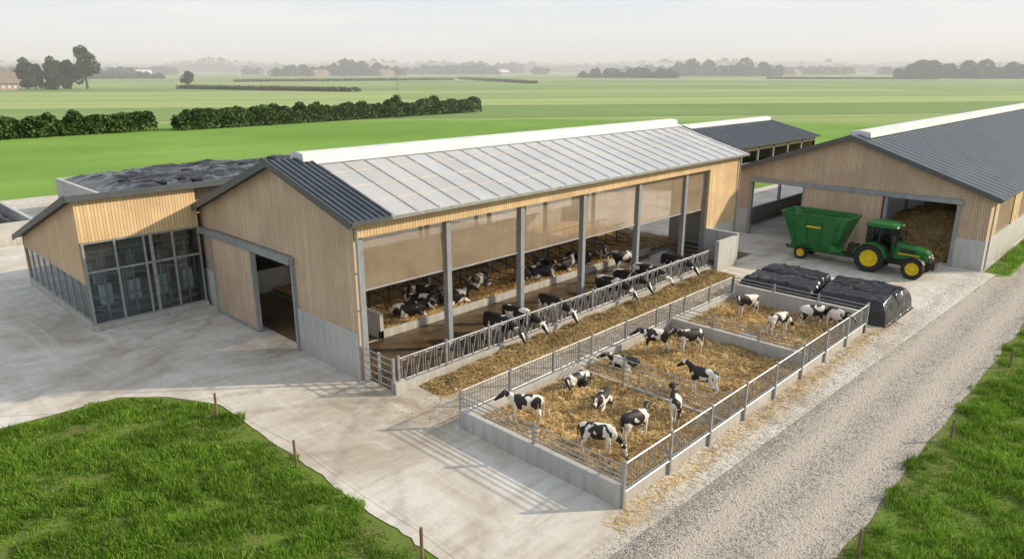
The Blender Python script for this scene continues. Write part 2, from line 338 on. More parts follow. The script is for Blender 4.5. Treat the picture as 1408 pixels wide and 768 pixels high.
sheet('gravel_road',lo+hi,.012,'gravel')
n=30000; y=rng.choice([4.95,6.7,8.4,8.7,8.9],n)+rng.normal(0,.35,n)
x=10+50*rng.uniform(0,1,n)**1.6
keep=(y>4.6)&(y<9.5); x=x[keep];y=y[keep];n=len(x)
r=rng.uniform(.010,.030,n); P=np.stack([x,y,np.full(n,.018)],1)
T=np.array([(1,0,0),(-.5,.87,0),(-.5,-.87,0),(0,0,.9)]); ang=rng.uniform(0,6.28,n)
c_,s_=np.cos(ang),np.sin(ang)
V=np.stack([np.stack([P[:,0]+r*(T[k,0]*c_-T[k,1]*s_),P[:,1]+r*(T[k,0]*s_+T[k,1]*c_),P[:,2]+r*T[k,2]],1) for k in range(4)],1).reshape(-1,3)
b_=np.arange(n)*4; F=np.concatenate([np.stack([b_,b_+1,b_+3],1),np.stack([b_+1,b_+2,b_+3],1),np.stack([b_+2,b_,b_+3],1)])
npmesh('loose_gravel',V,F,'stone')
def grass_region(name,x0,x1,y0,y1,dens,test,hs,edge=None):
    n=int((x1-x0)*(y1-y0)*dens); x=rng.uniform(x0,x1,n); y=rng.uniform(y0,y1,n); k=test(x,y); x=x[k];y=y[k]
    cl=np.array([nz(a*.9,b*.9)+.6*nz(a*2.7,b*2.7,4)+.5*nz(a*.3,b*.3,8) for a,b in zip(x,y)])
    if edge is not None:
        cl=cl-.55*np.clip(1-edge(x,y)/.9,0,1)*(1+.6*np.sin(x*2.3+y*1.7))
    k=rng.uniform(0,1,len(x))<np.clip(.95+cl*1.0,.14,1); x=x[k];y=y[k];cl=cl[k]
    h=hs*np.clip(1+cl*1.2,.35,2.1)*rng.uniform(.6,1.3,len(x))
    return blades(name,np.stack([x,y,np.zeros(len(x))],1),h,np.full(len(x),.024),'grass')
def lt(x,y):
    xb=np.where(y<25,9.6+.15*np.sin(y*1.7)+.1*np.sin(y*5),9.75-(y-25)*.86); return (x<xb)&(y<28+.1*np.sin(x*3))
grass_region('grass',-2,9.9,8,28.1,780,lt,.17,lambda x,y:np.minimum(np.where(y<25,9.6,9.7-(y-25)*.86)-x,28-y))
grass_region('grass',14,42,-1.5,4.9,620,lambda x,y:y<4.7+.15*np.sin(x*.9)+.12*np.sin(x*3.1),.18,lambda x,y:4.7-y)
grass_region('grass',42,75,-4,4.8,120,lambda x,y:y<4.7,.2)
grass_region('grass',50.6,80,7.1,8.3,200,lambda x,y:y>0,.2)
# ------------------------------------------------------------------ main barn
EY,EZ=21.95,6.62; AY,AZ=28.0,8.35; LY,LZ=36.75,5.2
X0,X1=14.6,45.0
barn=group('dairy_barn',(29.8,29.6,0))
def rz(y):
    return EZ+(y-EY)*(AZ-EZ)/(AY-EY) if y<AY else AZ+(y-AY)*(LZ-AZ)/(LY-AY)
w=MB()
u=-.14
for xa,xb,mt in ((X0,X0+.18,'woodG'),(X1-.18,X1,'woodG')):
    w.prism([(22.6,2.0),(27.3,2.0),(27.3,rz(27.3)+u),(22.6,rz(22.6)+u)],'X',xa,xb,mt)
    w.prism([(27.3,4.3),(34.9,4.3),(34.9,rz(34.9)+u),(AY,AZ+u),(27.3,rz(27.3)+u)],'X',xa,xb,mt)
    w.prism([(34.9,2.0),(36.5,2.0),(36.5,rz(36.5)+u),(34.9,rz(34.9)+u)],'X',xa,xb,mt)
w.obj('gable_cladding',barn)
w=MB()
for xa in (X0-.05,X1-.25):
    w.box(xa,22.55,0,xa+.3,27.3,2.0,'conc'); w.box(xa,34.9,0,xa+.3,36.6,2.0,'conc')
w.box(X0+.3,36.3,0,X1-.25,36.5,1.3,'conc')
w.box(38.9,20.15,0,41.2,20.4,1.95,'conc'); w.box(41.2,20.15,0,41.4,22.3,2.1,'conc'); w.box(41.2,22.3,0,45.1,22.5,2.1,'conc')
w.box(15.2,20.45,0,38.9,20.7,.4,'conc')
w.box(17.8,25.7,.03,18.0,27.2,1.25,'conc'); w.box(17.8,25.7,.03,40,25.85,.42,'conc')
w.obj('concrete_base',barn,bevel=.015)
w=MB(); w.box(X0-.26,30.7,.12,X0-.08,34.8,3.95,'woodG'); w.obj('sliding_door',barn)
w=MB()
w.box(X0-.3,27.15,3.98,X0-.02,36.6,4.28,'frame'); w.box(X0-.3,30.62,.08,X0-.06,30.72,3.97,'frame'); w.box(X0-.3,34.78,.08,X0-.06,34.9,3.97,'frame')
w.box(X0-.14,27.18,0,X0+.2,27.33,3.98,'frame'); w.box(X0-.29,30.72,.08,X0-.07,34.78,.2,'frame')
for px in (14.85,19.3,23.9,28.6,33.6,38.6,41.2): w.box(px-.12,22.45,0,px+.12,22.75,6.1,'frame')
w.obj('steel_frame',barn)
w=MB(); w.tube((X0-.05,22.2,.1),(X0-.05,22.2,6.3),.05,'frame',8); w.tube((44.9,22.2,.1),(44.9,22.2,6.3),.05,'frame',8)
for z in (1.5,3,4.5): w.box(X0-.1,22.2,z,X0,22.5,z+.05,'frame')
w.obj('downpipes',barn)
w=MB()
for px in (19.3,23.9,28.6,33.6,38.6):
    w.box(px-.09,29.5,0,px+.09,29.7,rz(29.6)-.5,'frame'); w.box(px-.09,36.0,0,px+.09,36.2,rz(36.1)-.3,'frame')
    w.slope(px-.08,px+.08,22.75,rz(22.75)-.28,AY,AZ-.28,.3,'woodP'); w.slope(px-.08,px+.08,AY,AZ-.28,36.4,rz(36.4)-.28,.3,'woodP')
for y in (24.5,26.3,30,32,34):
    w.box(X0+.3,y-.05,rz(y)-.27,X1-.3,y+.05,rz(y)-.15,'woodF')
w.obj('rafters_and_columns',barn)
w=MB()
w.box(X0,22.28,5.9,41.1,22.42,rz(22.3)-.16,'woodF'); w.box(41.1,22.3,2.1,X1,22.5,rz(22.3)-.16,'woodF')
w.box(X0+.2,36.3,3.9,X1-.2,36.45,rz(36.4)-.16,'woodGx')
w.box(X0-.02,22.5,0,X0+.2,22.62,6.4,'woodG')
w.obj('side_cladding',barn)
w=MB(); 
ps=[14.97,19.18,19.42,23.78,24.02,28.48,28.72,33.48,33.72,38.48,38.72,41.08]
for i in range(0,12,2):
    a_,b_x=ps[i],ps[i+1]; n=14
    vs=[];fs=[]
    bz=3.70-.07*(i//2)
    for k in range(n+1):
        x=a_+(b_x-a_)*k/n
        for j in range(6):
            z=6.0+(bz-6.0)*j/5; vs.append((x,22.6+.03*nz(x*2,z*.8,i)+.02*math.sin(x*5+j),z))
    for k in range(n):
        for j in range(5): fs.append((k*6+j,k*6+j+1,(k+1)*6+j+1,(k+1)*6+j))
    w.add(vs,fs,'curtain')
w.obj('ventilation_curtains',barn,smooth=True)
w=MB()
for i in range(0,12,2): w.tube((ps[i],22.6,3.68-.07*(i//2)),(ps[i+1],22.6,3.68-.07*(i//2)),.035,'frame')
w.obj('curtain_rollers',barn)
w=MB()
w.slope(X0-.45,16.0,EY,EZ,AY,AZ,.12,'slate'); w.slope(X0-.45,X1+.4,AY,AZ,LY,LZ,.12,'slate')
for x in np.arange(X0-.3,16,.28): w.slope(x,x+.04,EY,EZ,AY,AZ,.05,'slate',.05)
for x in np.arange(X0-.3,X1+.4,.9): w.slope(x,x+.04,AY,AZ,LY,LZ,.05,'slate',.05)
w.prism([(EY-.05,EZ-.28),(EY-.05,EZ+.06),(AY,AZ+.07),(LY+.05,LZ+.06),(LY+.05,LZ-.28),(AY,AZ-.25)],'X',X0-.5,X0-.44,'trim')
w.prism([(EY-.05,EZ-.28),(EY-.05,EZ+.06),(AY,AZ+.07),(LY+.05,LZ+.06),(LY+.05,LZ-.28),(AY,AZ-.25)],'X',X1+.41,X1+.47,'trim')
w.box(X0-.43,EY-.10,EZ-.13,16.0,EY-.01,EZ-.02,'trim')
w.obj('roof_sheet',barn)
w=MB(); w.box(16.0,EY-.10,EZ-.13,X1+.4,EY-.01,EZ-.02,'steel'); w.box(X0-.4,EY+.02,EZ-.2,X1+.4,EY+.1,EZ-.13,'woodF'); w.obj('gutter',barn)
w=MB(); w.slope(16.003,X1+.4,EY,EZ,AY-.4,rz(AY-.4),.05,'poly'); w.obj('translucent_roof',barn)
w=MB()
for x in np.arange(16.1,X1+.4,1.15): w.slope(x,x+.045,EY,EZ,AY-.95,rz(AY-.95),.05,'bar',.035)
for y in (23.3,24.7,26.1): w.slope(16.0,X1+.4,y,rz(y),y+.05,rz(y+.05),.03,'purlin',.018)
w.obj('roof_glazing_bars',barn)
w=MB(); w.prism([(AY-.55,AZ-.13),(AY-.5,AZ+.20),(AY,AZ+.26),(AY+.5,AZ+.20),(AY+.55,AZ-.13)],'X',15.6,X1+.3,'white')
w.slope(16,X1+.35,AY-.93,rz(AY-.93)+.07,AY-.56,rz(AY-.56)+.08,.03,'white')
w.obj('ridge_vent',barn)
w=MB(); w.box(X0+.3,20.72,.021,X1-.3,25.7,.04,'manure'); w.box(X0+.3,25.85,.021,17.8,36.2,.04,'manure'); w.obj('alley_floor',barn)
bed=grid('straw_bedding',18.02,44.6,25.86,36.2,110,44,lambda x,y:.22+.10*nz(x*1.3,y*1.3)+.05*nz(x*4,y*4),'straw',barn)
w=MB()
for yb in (29.2,):
    w.tube((18.2,yb,1.35),(42,yb,1.35),.04,'darksteel'); w.tube((18.2,yb+1.8,1.35),(42,yb+1.8,1.35),.04,'darksteel'); w.tube((18.2,yb+.6,.75),(42,yb+.6,.75),.03,'darksteel')
    for x in np.arange(18.4,42,1.25):
        w.tube((x,yb,.1),(x,yb,1.4),.035,'darksteel'); w.tube((x,yb,1.3),(x,yb-1.9,1.05),.03,'darksteel'); w.tube((x,yb-1.9,1.05),(x,yb-1.9,.6),.03,'darksteel'); w.tube((x,yb-1.9,.6),(x,yb,.45),.03,'darksteel')
        w.tube((x,yb+1.8,.1),(x,yb+1.8,1.4),.035,'darksteel')
for x in (39.9,): 
    for z in (.5,.8,1.1,1.4): w.tube((x,21,z),(x,28,z),.025,'steel')
w.obj('cubicle_dividers',barn)
ff=group('feed_fence',(26.9,20.6,0)); w=MB()
FX0,FX1=15.0,38.9; fy=20.58
w.tube((FX0,fy,1.4),(FX1,fy,1.4),.035,'steel'); w.tube((FX0,fy,.5),(FX1,fy,.5),.03,'steel'); w.tube((FX0,fy+.04,1.28),(FX1,fy+.04,1.28),.022,'steel')
x=FX0
while x<FX1:
    w.box(x-.045,fy-.04,.0,x+.045,fy+.04,1.55,'steel')
    for k in range(4):
        a=x+.15+k*.58
        if a+.45>FX1: break
        w.tube((a,fy,.5),(a,fy,1.4),.022,'steel'); w.tube((a+.12,fy-.03,.5),(a+.34,fy-.03,1.4),.024,'steel'); w.tube((a+.46,fy,.5),(a+.46,fy,1.4),.022,'steel')
        w.tube((a+.12,fy-.03,.5),(a+.1,fy-.03,.95),.018,'steel')
    x+=2.4
w.obj('headlock_panels',ff)
w=MB()
for z in (.25,.55,.85,1.15,1.4): w.tube((14.75,20.6,z),(14.75,22.4,z),.025,'steel')
for y in (20.58,21.5,22.4): w.box(14.7,y-.04,0,14.8,y+.04,1.5,'steel')
w.box(14.72,20.42,0,15.2,20.72,.5,'conc')
w.obj('end_gate',ff)
# ------------------------------------------------------------------ parlour
par=group('milking_parlour',(14,42,0)); PX0,PX1,PY0,PY1=8.9,21.0,36.2,47.6
def pz(y): return 6.45+(y-PY0)*(2.95-6.45)/(PY1-PY0)
w=MB()
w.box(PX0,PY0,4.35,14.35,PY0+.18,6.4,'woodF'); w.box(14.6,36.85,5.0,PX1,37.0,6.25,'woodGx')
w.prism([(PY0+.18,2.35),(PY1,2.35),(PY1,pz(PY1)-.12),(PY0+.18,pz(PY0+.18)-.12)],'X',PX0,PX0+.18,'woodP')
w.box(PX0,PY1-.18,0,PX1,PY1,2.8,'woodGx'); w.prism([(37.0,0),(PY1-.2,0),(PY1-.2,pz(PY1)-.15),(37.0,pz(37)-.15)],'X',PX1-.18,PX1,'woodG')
w.obj('cladding',par)
w=MB(); w.slope(PX0-.35,PX1+.2,PY0-.25,pz(PY0-.25)+.05,PY1+.3,pz(PY1+.3)+.05,.14,'slate')
for x in np.arange(PX0,PX1,.6): w.slope(x,x+.04,PY0-.2,pz(PY0-.2)+.05,PY1+.3,pz(PY1+.3)+.05,.04,'slate',.04)
w.prism([(PY0-.3,pz(PY0-.3)-.22),(PY0-.3,pz(PY0-.3)+.1),(PY1+.35,pz(PY1+.35)+.1),(PY1+.35,pz(PY1+.35)-.2)],'X',PX0-.42,PX0-.36,'trim')
w.box(PX0-.36,PY0-.33,6.32,PX1,PY0-.27,6.6,'trim'); w.obj('roof',par)
w=MB(); w.box(PX0+.02,PY0-.02,0,14.4,PY0+.2,.32,'conc'); w.box(PX0-.02,PY0+.2,0,PX0+.2,PY1,.42,'conc'); w.box(PX0+.2,PY0+.2,.021,PX1-.2,PY1-.2,.05,'conc'); w.obj('plinth',par)
w=MB(); g_=MB()
for x in (9.0,10.35,11.65,13.0,14.3): w.box(x-.05,PY0+.02,.32,x+.05,PY0+.14,4.35,'steel')
w.box(11.9,PY0+.0,.32,12.05,PY0+.15,4.36,'steel')
for z in (.36,2.9,4.3): w.box(9.0,PY0+.03,z-.05,14.35,PY0+.13,z+.05,'steel')
g_.box(9.05,PY0+.07,.4,14.25,PY0+.085,4.25,'glass')
for y in np.arange(PY0+.3,PY1,1.22): w.box(PX0+.03,y-.04,.42,PX0+.13,y+.04,2.35,'steel')
for z in (.46,2.31): w.box(PX0+.035,PY0+.25,z-.04,PX0+.125,PY1,z+.04,'steel')
g_.box(PX0+.07,PY0+.2,.5,PX0+.085,PY1,2.28,'glass')
w.obj('window_frames',par); g_.obj('window_glass',par)
w=MB()
for k in range(9):
    a=math.radians(k*40); cx,cy=12.4,40.2
    for r in (2.1,3.0): w.tube((cx+r*math.cos(a),cy+r*math.sin(a),.1),(cx+r*math.cos(a),cy+r*math.sin(a),2.4),.05,'bar')
    w.tube((cx+2.1*math.cos(a),cy+2.1*math.sin(a),1.5),(cx+3.*math.cos(a),cy+3.*math.sin(a),1.2),.045,'bar'); w.box(cx+2.3*math.cos(a)-.18,cy+2.3*math.sin(a)-.18,1.5,cx+2.3*math.cos(a)+.18,cy+2.3*math.sin(a)+.18,2.3,'white')
for k in range(24):
    a=math.radians(k*15);b2=math.radians(k*15+15)
    for r,z in ((2.1,2.3),(3.,2.3),(3.,1.0),(3.2,.4)): w.tube((12.4+r*math.cos(a),40.2+r*math.sin(a),z),(12.4+r*math.cos(b2),40.2+r*math.sin(b2),z),.055,'bar')
for z in (3.3,3.6): w.tube((9.2,37.6,z),(14.3,37.6,z),.07,'bar')
for x in (9.9,11.2,12.5,13.8): w.tube((x,37.0,.1),(x,37.0,3.6),.06,'bar'); w.box(x-.22,37.1,1.0,x+.28,37.5,2.0,'white')
for z in (.6,1.0,1.4): w.tube((9.3,36.9,z),(14.2,36.9,z),.035,'bar')
w.obj('milking_carousel',par)
# ------------------------------------------------------------------ right barn
rb=group('machinery_barn',(75,17,0)); RX=50.5; RX1=118; RY0,RYA,RY1=8.6,17.15,25.6; RE,RA=4.75,7.75
def rrz(y): return RE+(y-RY0)*(RA-RE)/(RYA-RY0) if y<RYA else RA+(y-RYA)*(RE-RA)/(RY1-RYA)
w=MB()
w.prism([(RY0,4.3),(RY1,4.3),(RY1,RE-.13),(RYA,RA-.13),(RY0,RE-.13)],'X',RX,RX+.2,'woodG')
w.prism([(RY0,1.9),(10.3,1.9),(10.3,4.3),(RY0,4.3)],'X',RX,RX+.2,'woodG'); w.prism([(23.9,1.9),(RY1,1.9),(RY1,4.3),(23.9,4.3)],'X',RX,RX+.2,'woodG')
w.prism([(14.7,.15),(19.9,.15),(19.9,4.0),(14.7,4.0)],'X',RX-.25,RX-.1,'woodG')
x=RX+.2
while x<RX1:
    w.box(x,RY0,1.9,x+2.2,RY0+.18,RE-.2,'woodF'); x+=7
w.prism([(RY0,0),(RY1,0),(RY1,RE-.13),(RYA,RA-.13),(RY0,RE-.13)],'X',RX1-.2,RX1,'woodG')
w.obj('cladding',rb)
w=MB(); w.box(RX-.05,RY0-.04,0,RX+.25,10.3,1.9,'conc'); w.box(RX-.05,23.9,0,RX+.25,RY1+.04,1.9,'conc'); w.box(RX+.25,RY0-.03,0,RX1-.2,RY0+.2,1.9,'conc'); w.box(RX+.25,RY1-.2,0,RX1-.2,RY1+.03,1.3,'conc')
w.box(RX+.25,RY0+.2,.021,RX1-.2,RY1-.2,.05,'yard'); w.obj('concrete_base',rb,bevel=.015)
w=MB(); w.box(RX-.3,10.1,4.0,RX-.02,24.1,4.3,'frame')
for y in (10.3,14.5,19.95,23.9): w.box(RX-.12,y-.1,0,RX+.18,y+.1,4.0,'frame')
w.tube((RX-.08,RY0-.2,.1),(RX-.08,RY0-.2,RE-.3),.05,'frame',8)
x=RX+2.5
while x<RX1:
    w.box(x,RY0,1.9,x+.12,RY0+.2,RE-.2,'frame'); w.box(x,RY1-.2,1.3,x+.2,RY1,RE-.2,'frame'); w.box(x,RYA-.1,.05,x+.2,RYA+.1,RA-.4,'frame')
    w.slope(x,x+.15,RY0+.2,rrz(RY0+.2)-.14,RYA,RA-.14,.3,'woodP'); w.slope(x,x+.15,RYA,RA-.14,RY1-.2,rrz(RY1-.2)-.14,.3,'woodP'); x+=6
w.obj('steel_frame',rb)
w=MB(); w.box(RX+2.3,RY0+.06,2.0,RX1-.2,RY0+.1,RE-.2,'curtain'); w.obj('side_mesh',rb)
w=MB(); w.slope(RX-.45,RX1+.3,RY0-.45,rrz(RY0-.45),RYA,RA,.12,'slate'); w.slope(RX-.45,RX1+.3,RYA,RA,RY1+.45,rrz(RY1+.45),.12,'slate')
for x in np.arange(RX-.3,RX1,1.0): w.slope(x,x+.03,RY0-.45,rrz(RY0-.45),RYA,RA,.03,'slate',.02)
a,b=rrz(RY0-.45),rrz(RY1+.45)
w.prism([(RY0-.5,a-.25),(RY0-.5,a+.07),(RYA,RA+.08),(RY1+.5,b+.07),(RY1+.5,b-.25),(RYA,RA-.24)],'X',RX-.52,RX-.45,'trim')
w.box(RX-.44,RY0-.6,a-.15,RX1+.3,RY0-.46,a-.02,'trim'); w.obj('roof',rb)
w=MB(); w.prism([(RYA-.75,RA-.2),(RYA-.68,RA+.16),(RYA,RA+.26),(RYA+.68,RA+.16),(RYA+.75,RA-.2)],'X',RX+1.2,RX1+.2,'white'); w.obj('ridge_vent',rb)
hf_=lambda x,y:max(.05,3.1*min(1,max(0,x-51.3)/1.6)*(1-.10*abs(y-11.8))+.35*nz(x,y)+.15*nz(x*3,y*3))
hp=grid('hay_heap',51.3,64,9,14.6,60,34,hf_,'hay',rb)
n=9000; x=rng.uniform(51.2,55,n); y=rng.uniform(9.2,14.5,n); z=np.array([hf_(a_,b_) for a_,b_ in zip(x,y)])+.03; strands('loose_hay',np.stack([x,y,z],1),.35,.03,'feed',.5,rb)
w=MB()
for i,(x,z) in enumerate(((58,.6),(59.3,.6),(58.6,1.7))):
    w.rings([[(x+.6*math.cos(t),yy,z+.6*math.sin(t)) for t in np.linspace(0,2*math.pi,17)[:-1]] for yy in (19,20.3)],'hay')
w.obj('round_bales',rb)
sb=group('youngstock_shed',(82,45,0)); w=MB(); sx0,sx1=64,98
w.slope(sx0,sx1,37.4,3.55,45,5.4,.15,'slate'); w.slope(sx0,sx1,45,5.4,52.6,3.55,.15,'slate'); w.prism([(44.3,5.2),(44.4,5.65),(45,5.75),(45.6,5.65),(45.7,5.2)],'X',sx0+.5,sx1-.5,'white')
for x in np.arange(sx0,sx1,.9): w.slope(x,x+.05,37.4,3.55,45,5.4,.05,'slate',.05)
w.obj('roof',sb); w=MB()
w.prism([(38,0),(52,0),(52,3.4),(45,5.2),(38,3.4)],'X',sx1-.6,sx1-.4,'woodG'); w.prism([(38,0),(52,0),(52,3.4),(45,5.2),(38,3.4)],'X',sx0+.4,sx0+.6,'woodG'); w.box(sx0+.6,51.8,0,sx1-.6,52,1.4,'conc'); w.box(sx0+.6,38,0,sx1-.6,38.15,.9,'conc'); w.box(sx0+.6,38,2.9,sx1-.6,38.15,3.3,'woodGx')
for x in np.arange(sx0+.6,sx1,4.1): w.box(x,38,0,x+.25,38.2,3.5,'frame'); w.box(x,51.6,0,x+.25,51.8,3.5,'frame')
for z in (1.2,1.5): w.tube((sx0+1,38.1,z),(sx1-1,38.1,z),.04,'steel')
w.obj('walls',sb)
# ------------------------------------------------------------------ silage clamp
sc=group('silage_clamp',(37,64,0)); w=MB(); w.box(16.6,56,0,16.9,71.5,2.9,'conc'); w.box(16.9,71.2,0,60,71.5,2.9,'conc'); w.box(16.9,56,0,60,56.3,2.9,'conc'); 
for x in np.arange(18,60,2.5): w.box(x,55.8,0,x+.15,56,2.9,'conc')
w.obj('bunker_walls',sc)
def ridged(x,y,s=0):
    return 1-abs(nz(x,y,s))*2
def clz(x,y):
    e=min(1,(x-16.9)/2.0,(60-x)/6,(y-56.3)/1.5,(71.2-y)/1.5); e=max(0,e)
    l=.22*nz(x*.35,y*.45)+.14*ridged(x*.4+nz(x*.3,y*.3),y*.6)**4
    return 2.5+.75*e**.5+l*1.5*e
grid('silage_sheet',16.9,59.9,56.3,71.2,240,100,clz,'tarp',sc)
w=MB()
for i in range(26):
    x=random.uniform(18,58); y=random.uniform(57.5,70); z=clz(x,y)
    rs=[]
    for j in range(13):
        a=2*math.pi*j/12; rs.append([(x+(.36+.11*math.cos(q))*math.cos(a),y+(.36+.11*math.cos(q))*math.sin(a),z+.08+.1*math.sin(q)) for q in [2*math.pi*k/6 for k in range(6)]])
    w.rings(rs,'rubber',cap=False)
w.obj('weight_tyres',sc,smooth=True)
wl=group('bunker_wall',(3,59.5,0)); w=MB(); w.box(-25,59.3,0,12.2,59.6,1.65,'conc'); w.box(11.9,59.6,0,12.2,70,1.65,'conc'); w.obj('wall_panels',wl,bevel=.02)
grid('silage_heap',-24,11.8,62,76,150,60,lambda x,y:.6+1.7*max(0,min(1,(y-62)/2,(76-y)/2,(11.8-x)/2))+.4*nz(x*.5,y*.8)+.12*ridged(x*.8,y*.8,2)**4,'tarp')
def blz(x,y):
    e=max(0,min(1,(x-35.7)/.32,(39.9-x)/.32,(y-9.5)/.32,(17.2-y)/.32))
    xr=x+.10*math.sin(y*.8); g=1
    for gx,dp,wd_ in ((37.8,.26,.14),): g-=dp*math.exp(-((xr-gx)/wd_)**2)
    g-=.42*math.exp(-((y-13.3-.12*(x-38))/.15)**2)
    f=.09*ridged(x*.55+.6*nz(x*.5,y*.5),y*1.1,5)**5+.05*ridged(x*1.2,y*.7+nz(x,y),8)**5
    return .02+1.08*e**.35*g+.14*e*nz(x*.5,y*.5)+f*e
grid('wrapped_silage_bales',35.6,40.0,9.4,17.3,150,230,blz,'tarp')
# ------------------------------------------------------------------ calf pens
cp_=group('calf_pens',(24.5,13.4,0)); ax0,ax1,ay0,ay1=14.7,34.4,10.0,16.75
w=MB()
w.box(ax0,ay0,0,ax0+.2,ay1,.72,'conc'); w.box(ax0+.2,ay0,0,ax1,ay0+.16,.42,'conc'); w.box(ax0+.2,ay1-.16,0,ax1,ay1,.55,'conc'); w.box(ax1-.2,ay0+.16,0,ax1,ay1-.16,1.05,'conc')
w.box(21.1,ay0+.16,0,21.25,ay1-.16,.3,'conc'); w.box(27.9,ay0+.16,0,28.1,ay1-.16,.75,'conc'); w.obj('low_walls',cp_,bevel=.02)
w=MB()
def rails(a,b,zs,r=.024):
    for z in zs: w.tube((*a,z),(*b,z),r,'steel')
def posts(a,b,n,z1,s=.045):
    for i in range(n+1):
        t=i/n; x=a[0]+(b[0]-a[0])*t; y=a[1]+(b[1]-a[1])*t; w.box(x-s,y-s,0,x+s,y+s,z1,'steel')
def bars(a,b,z0,z1,sp=.13):
    l=math.hypot(b[0]-a[0],b[1]-a[1]); n=int(l/sp)
    for i in range(1,n):
        t=i/n; x=a[0]+(b[0]-a[0])*t; y=a[1]+(b[1]-a[1])*t; w.tube((x,y,z0),(x,y,z1),.013,'steel',5)
f0=(ax0+.1,ay0-.05); f1=(ax0+.1,ay1+.05)
rails(f0,f1,(.85,1.0,1.15,1.35)); posts(f0,f1,2,1.45,.05)
r0=(ax0+.1,ay0-.05); r1=(ax1-.1,ay0-.05); rails(r0,r1,(.5,1.42),.028); posts(r0,r1,8,1.52); bars(r0,r1,.5,1.42)
l0=(ax0+.1,ay1+.05); l1=(ax1-.1,ay1+.05); rails(l0,l1,(.58,1.38),.028); posts(l0,l1,8,1.48); bars(l0,l1,.58,1.38)
for x,zs in ((21.17,(.45,.65,.85,1.05,1.3)),(28.0,(.85,1.0,1.15,1.35))): rails((x,ay0),(x,ay1),zs); posts((x,ay0+.05),(x,ay1-.05),3,1.42,.035)
rails((ax1-.1,ay0),(ax1-.1,ay1),(1.2,1.38)); posts((ax1-.1,ay0),(ax1-.1,ay1),3,1.45)
w.obj('railings',cp_)
w=MB(); w.box(28.12,12.6,.45,28.5,13.3,.75,'steel'); w.obj('water_trough',cp_,bevel=.03)
pz_=lambda x,y:.18+.15*nz(x*1.2,y*1.2)+.09*nz(x*3.7,y*3.7,2)
grid('straw_litter',ax0+.2,ax1-.2,ay0+.16,ay1-.16,240,84,pz_,'straw',cp_)
n=60000; x=rng.uniform(ax0+.25,ax1-.25,n); y=rng.uniform(ay0+.2,ay1-.2,n); z=np.array([pz_(a,b) for a,b in zip(x,y)])+rng.uniform(0,.08,n)
strands('loose_straw',np.stack([x,y,z],1),.28,.018,'strand',.45,cp_)
n=22000; x=rng.uniform(18.1,44,n); y=rng.uniform(25.9,33,n); z=np.array([.22+.10*nz(a*1.3,b*1.3)+.05*nz(a*4,b*4) for a,b in zip(x,y)])+rng.uniform(0,.07,n)
strands('loose_straw',np.stack([x,y,z],1),.32,.022,'strand',.35,barn)
def fz(x,y):
    c=19.95+.18*nz(x*.6,3); d=abs(y-c)/.62; e=max(0,min(1,(x-16.0)/1.5,(39-x)/1))
    return .021+max(0,(1-d*d))*(.24+.30*nz(x*1.1,y*1.5))*e+.05*max(0,1-d)*nz(x*6,y*6)
grid('feed_windrow',15.8,39.2,19.0,20.44,260,24,fz,'hay')
n=30000; x=rng.uniform(15.9,39,n); y=np.clip(rng.normal(19.85,.40,n),17.8,20.42); z=np.array([fz(a,b) for a,b in zip(x,y)])+rng.uniform(0,.05,n)
strands('scattered_feed',np.stack([x,y,z],1),.24,.018,'feed',.3)
n=8000; x=rng.uniform(13.8,37,n); y=np.concatenate([rng.normal(18.2,.8,n//2),rng.normal(9.7,.35,n-n//2)]); k=(y<16.8)&(y>10.0); y[k]=9.75-abs(rng.normal(0,.3,k.sum()))
strands('scattered_straw',np.stack([x,y,np.full(n,.03)],1),.2,.012,'strand',.05)
# ------------------------------------------------------------------ wire fences
def wire_fence(pts,h):
    g=group('wire_fence',(*pts[0],0)); w=MB()
    for x,y in pts: w.tube((x,y,-.1),(x+random.uniform(-.03,.03),y+random.uniform(-.03,.03),h*random.uniform(.92,1.05)),.05,'post',8,.045)
    w.obj('fence_posts',g); w=MB()
    for a,b in zip(pts[:-1],pts[1:]):
        for z in (.86,):
            for i in range(6):
                t0,t1=i/6,(i+1)/6; f=lambda t:(a[0]+(b[0]-a[0])*t,a[1]+(b[1]-a[1])*t,h*z-.12*math.sin(math.pi*t)); w.tube(f(t0),f(t1),.004,'darksteel',4)
    w.obj('wires',g)
wire_fence([(-6,27.9),(3.35,27.5),(9.15,23.6),(9.45,18.6),(9.4,12.3),(9.4,6)],.95)
wire_fence([(9.5,4.3),(17.2,4.35),(25.6,4.25),(34.3,4.15),(43,4.1),(52,4.1)],.9)
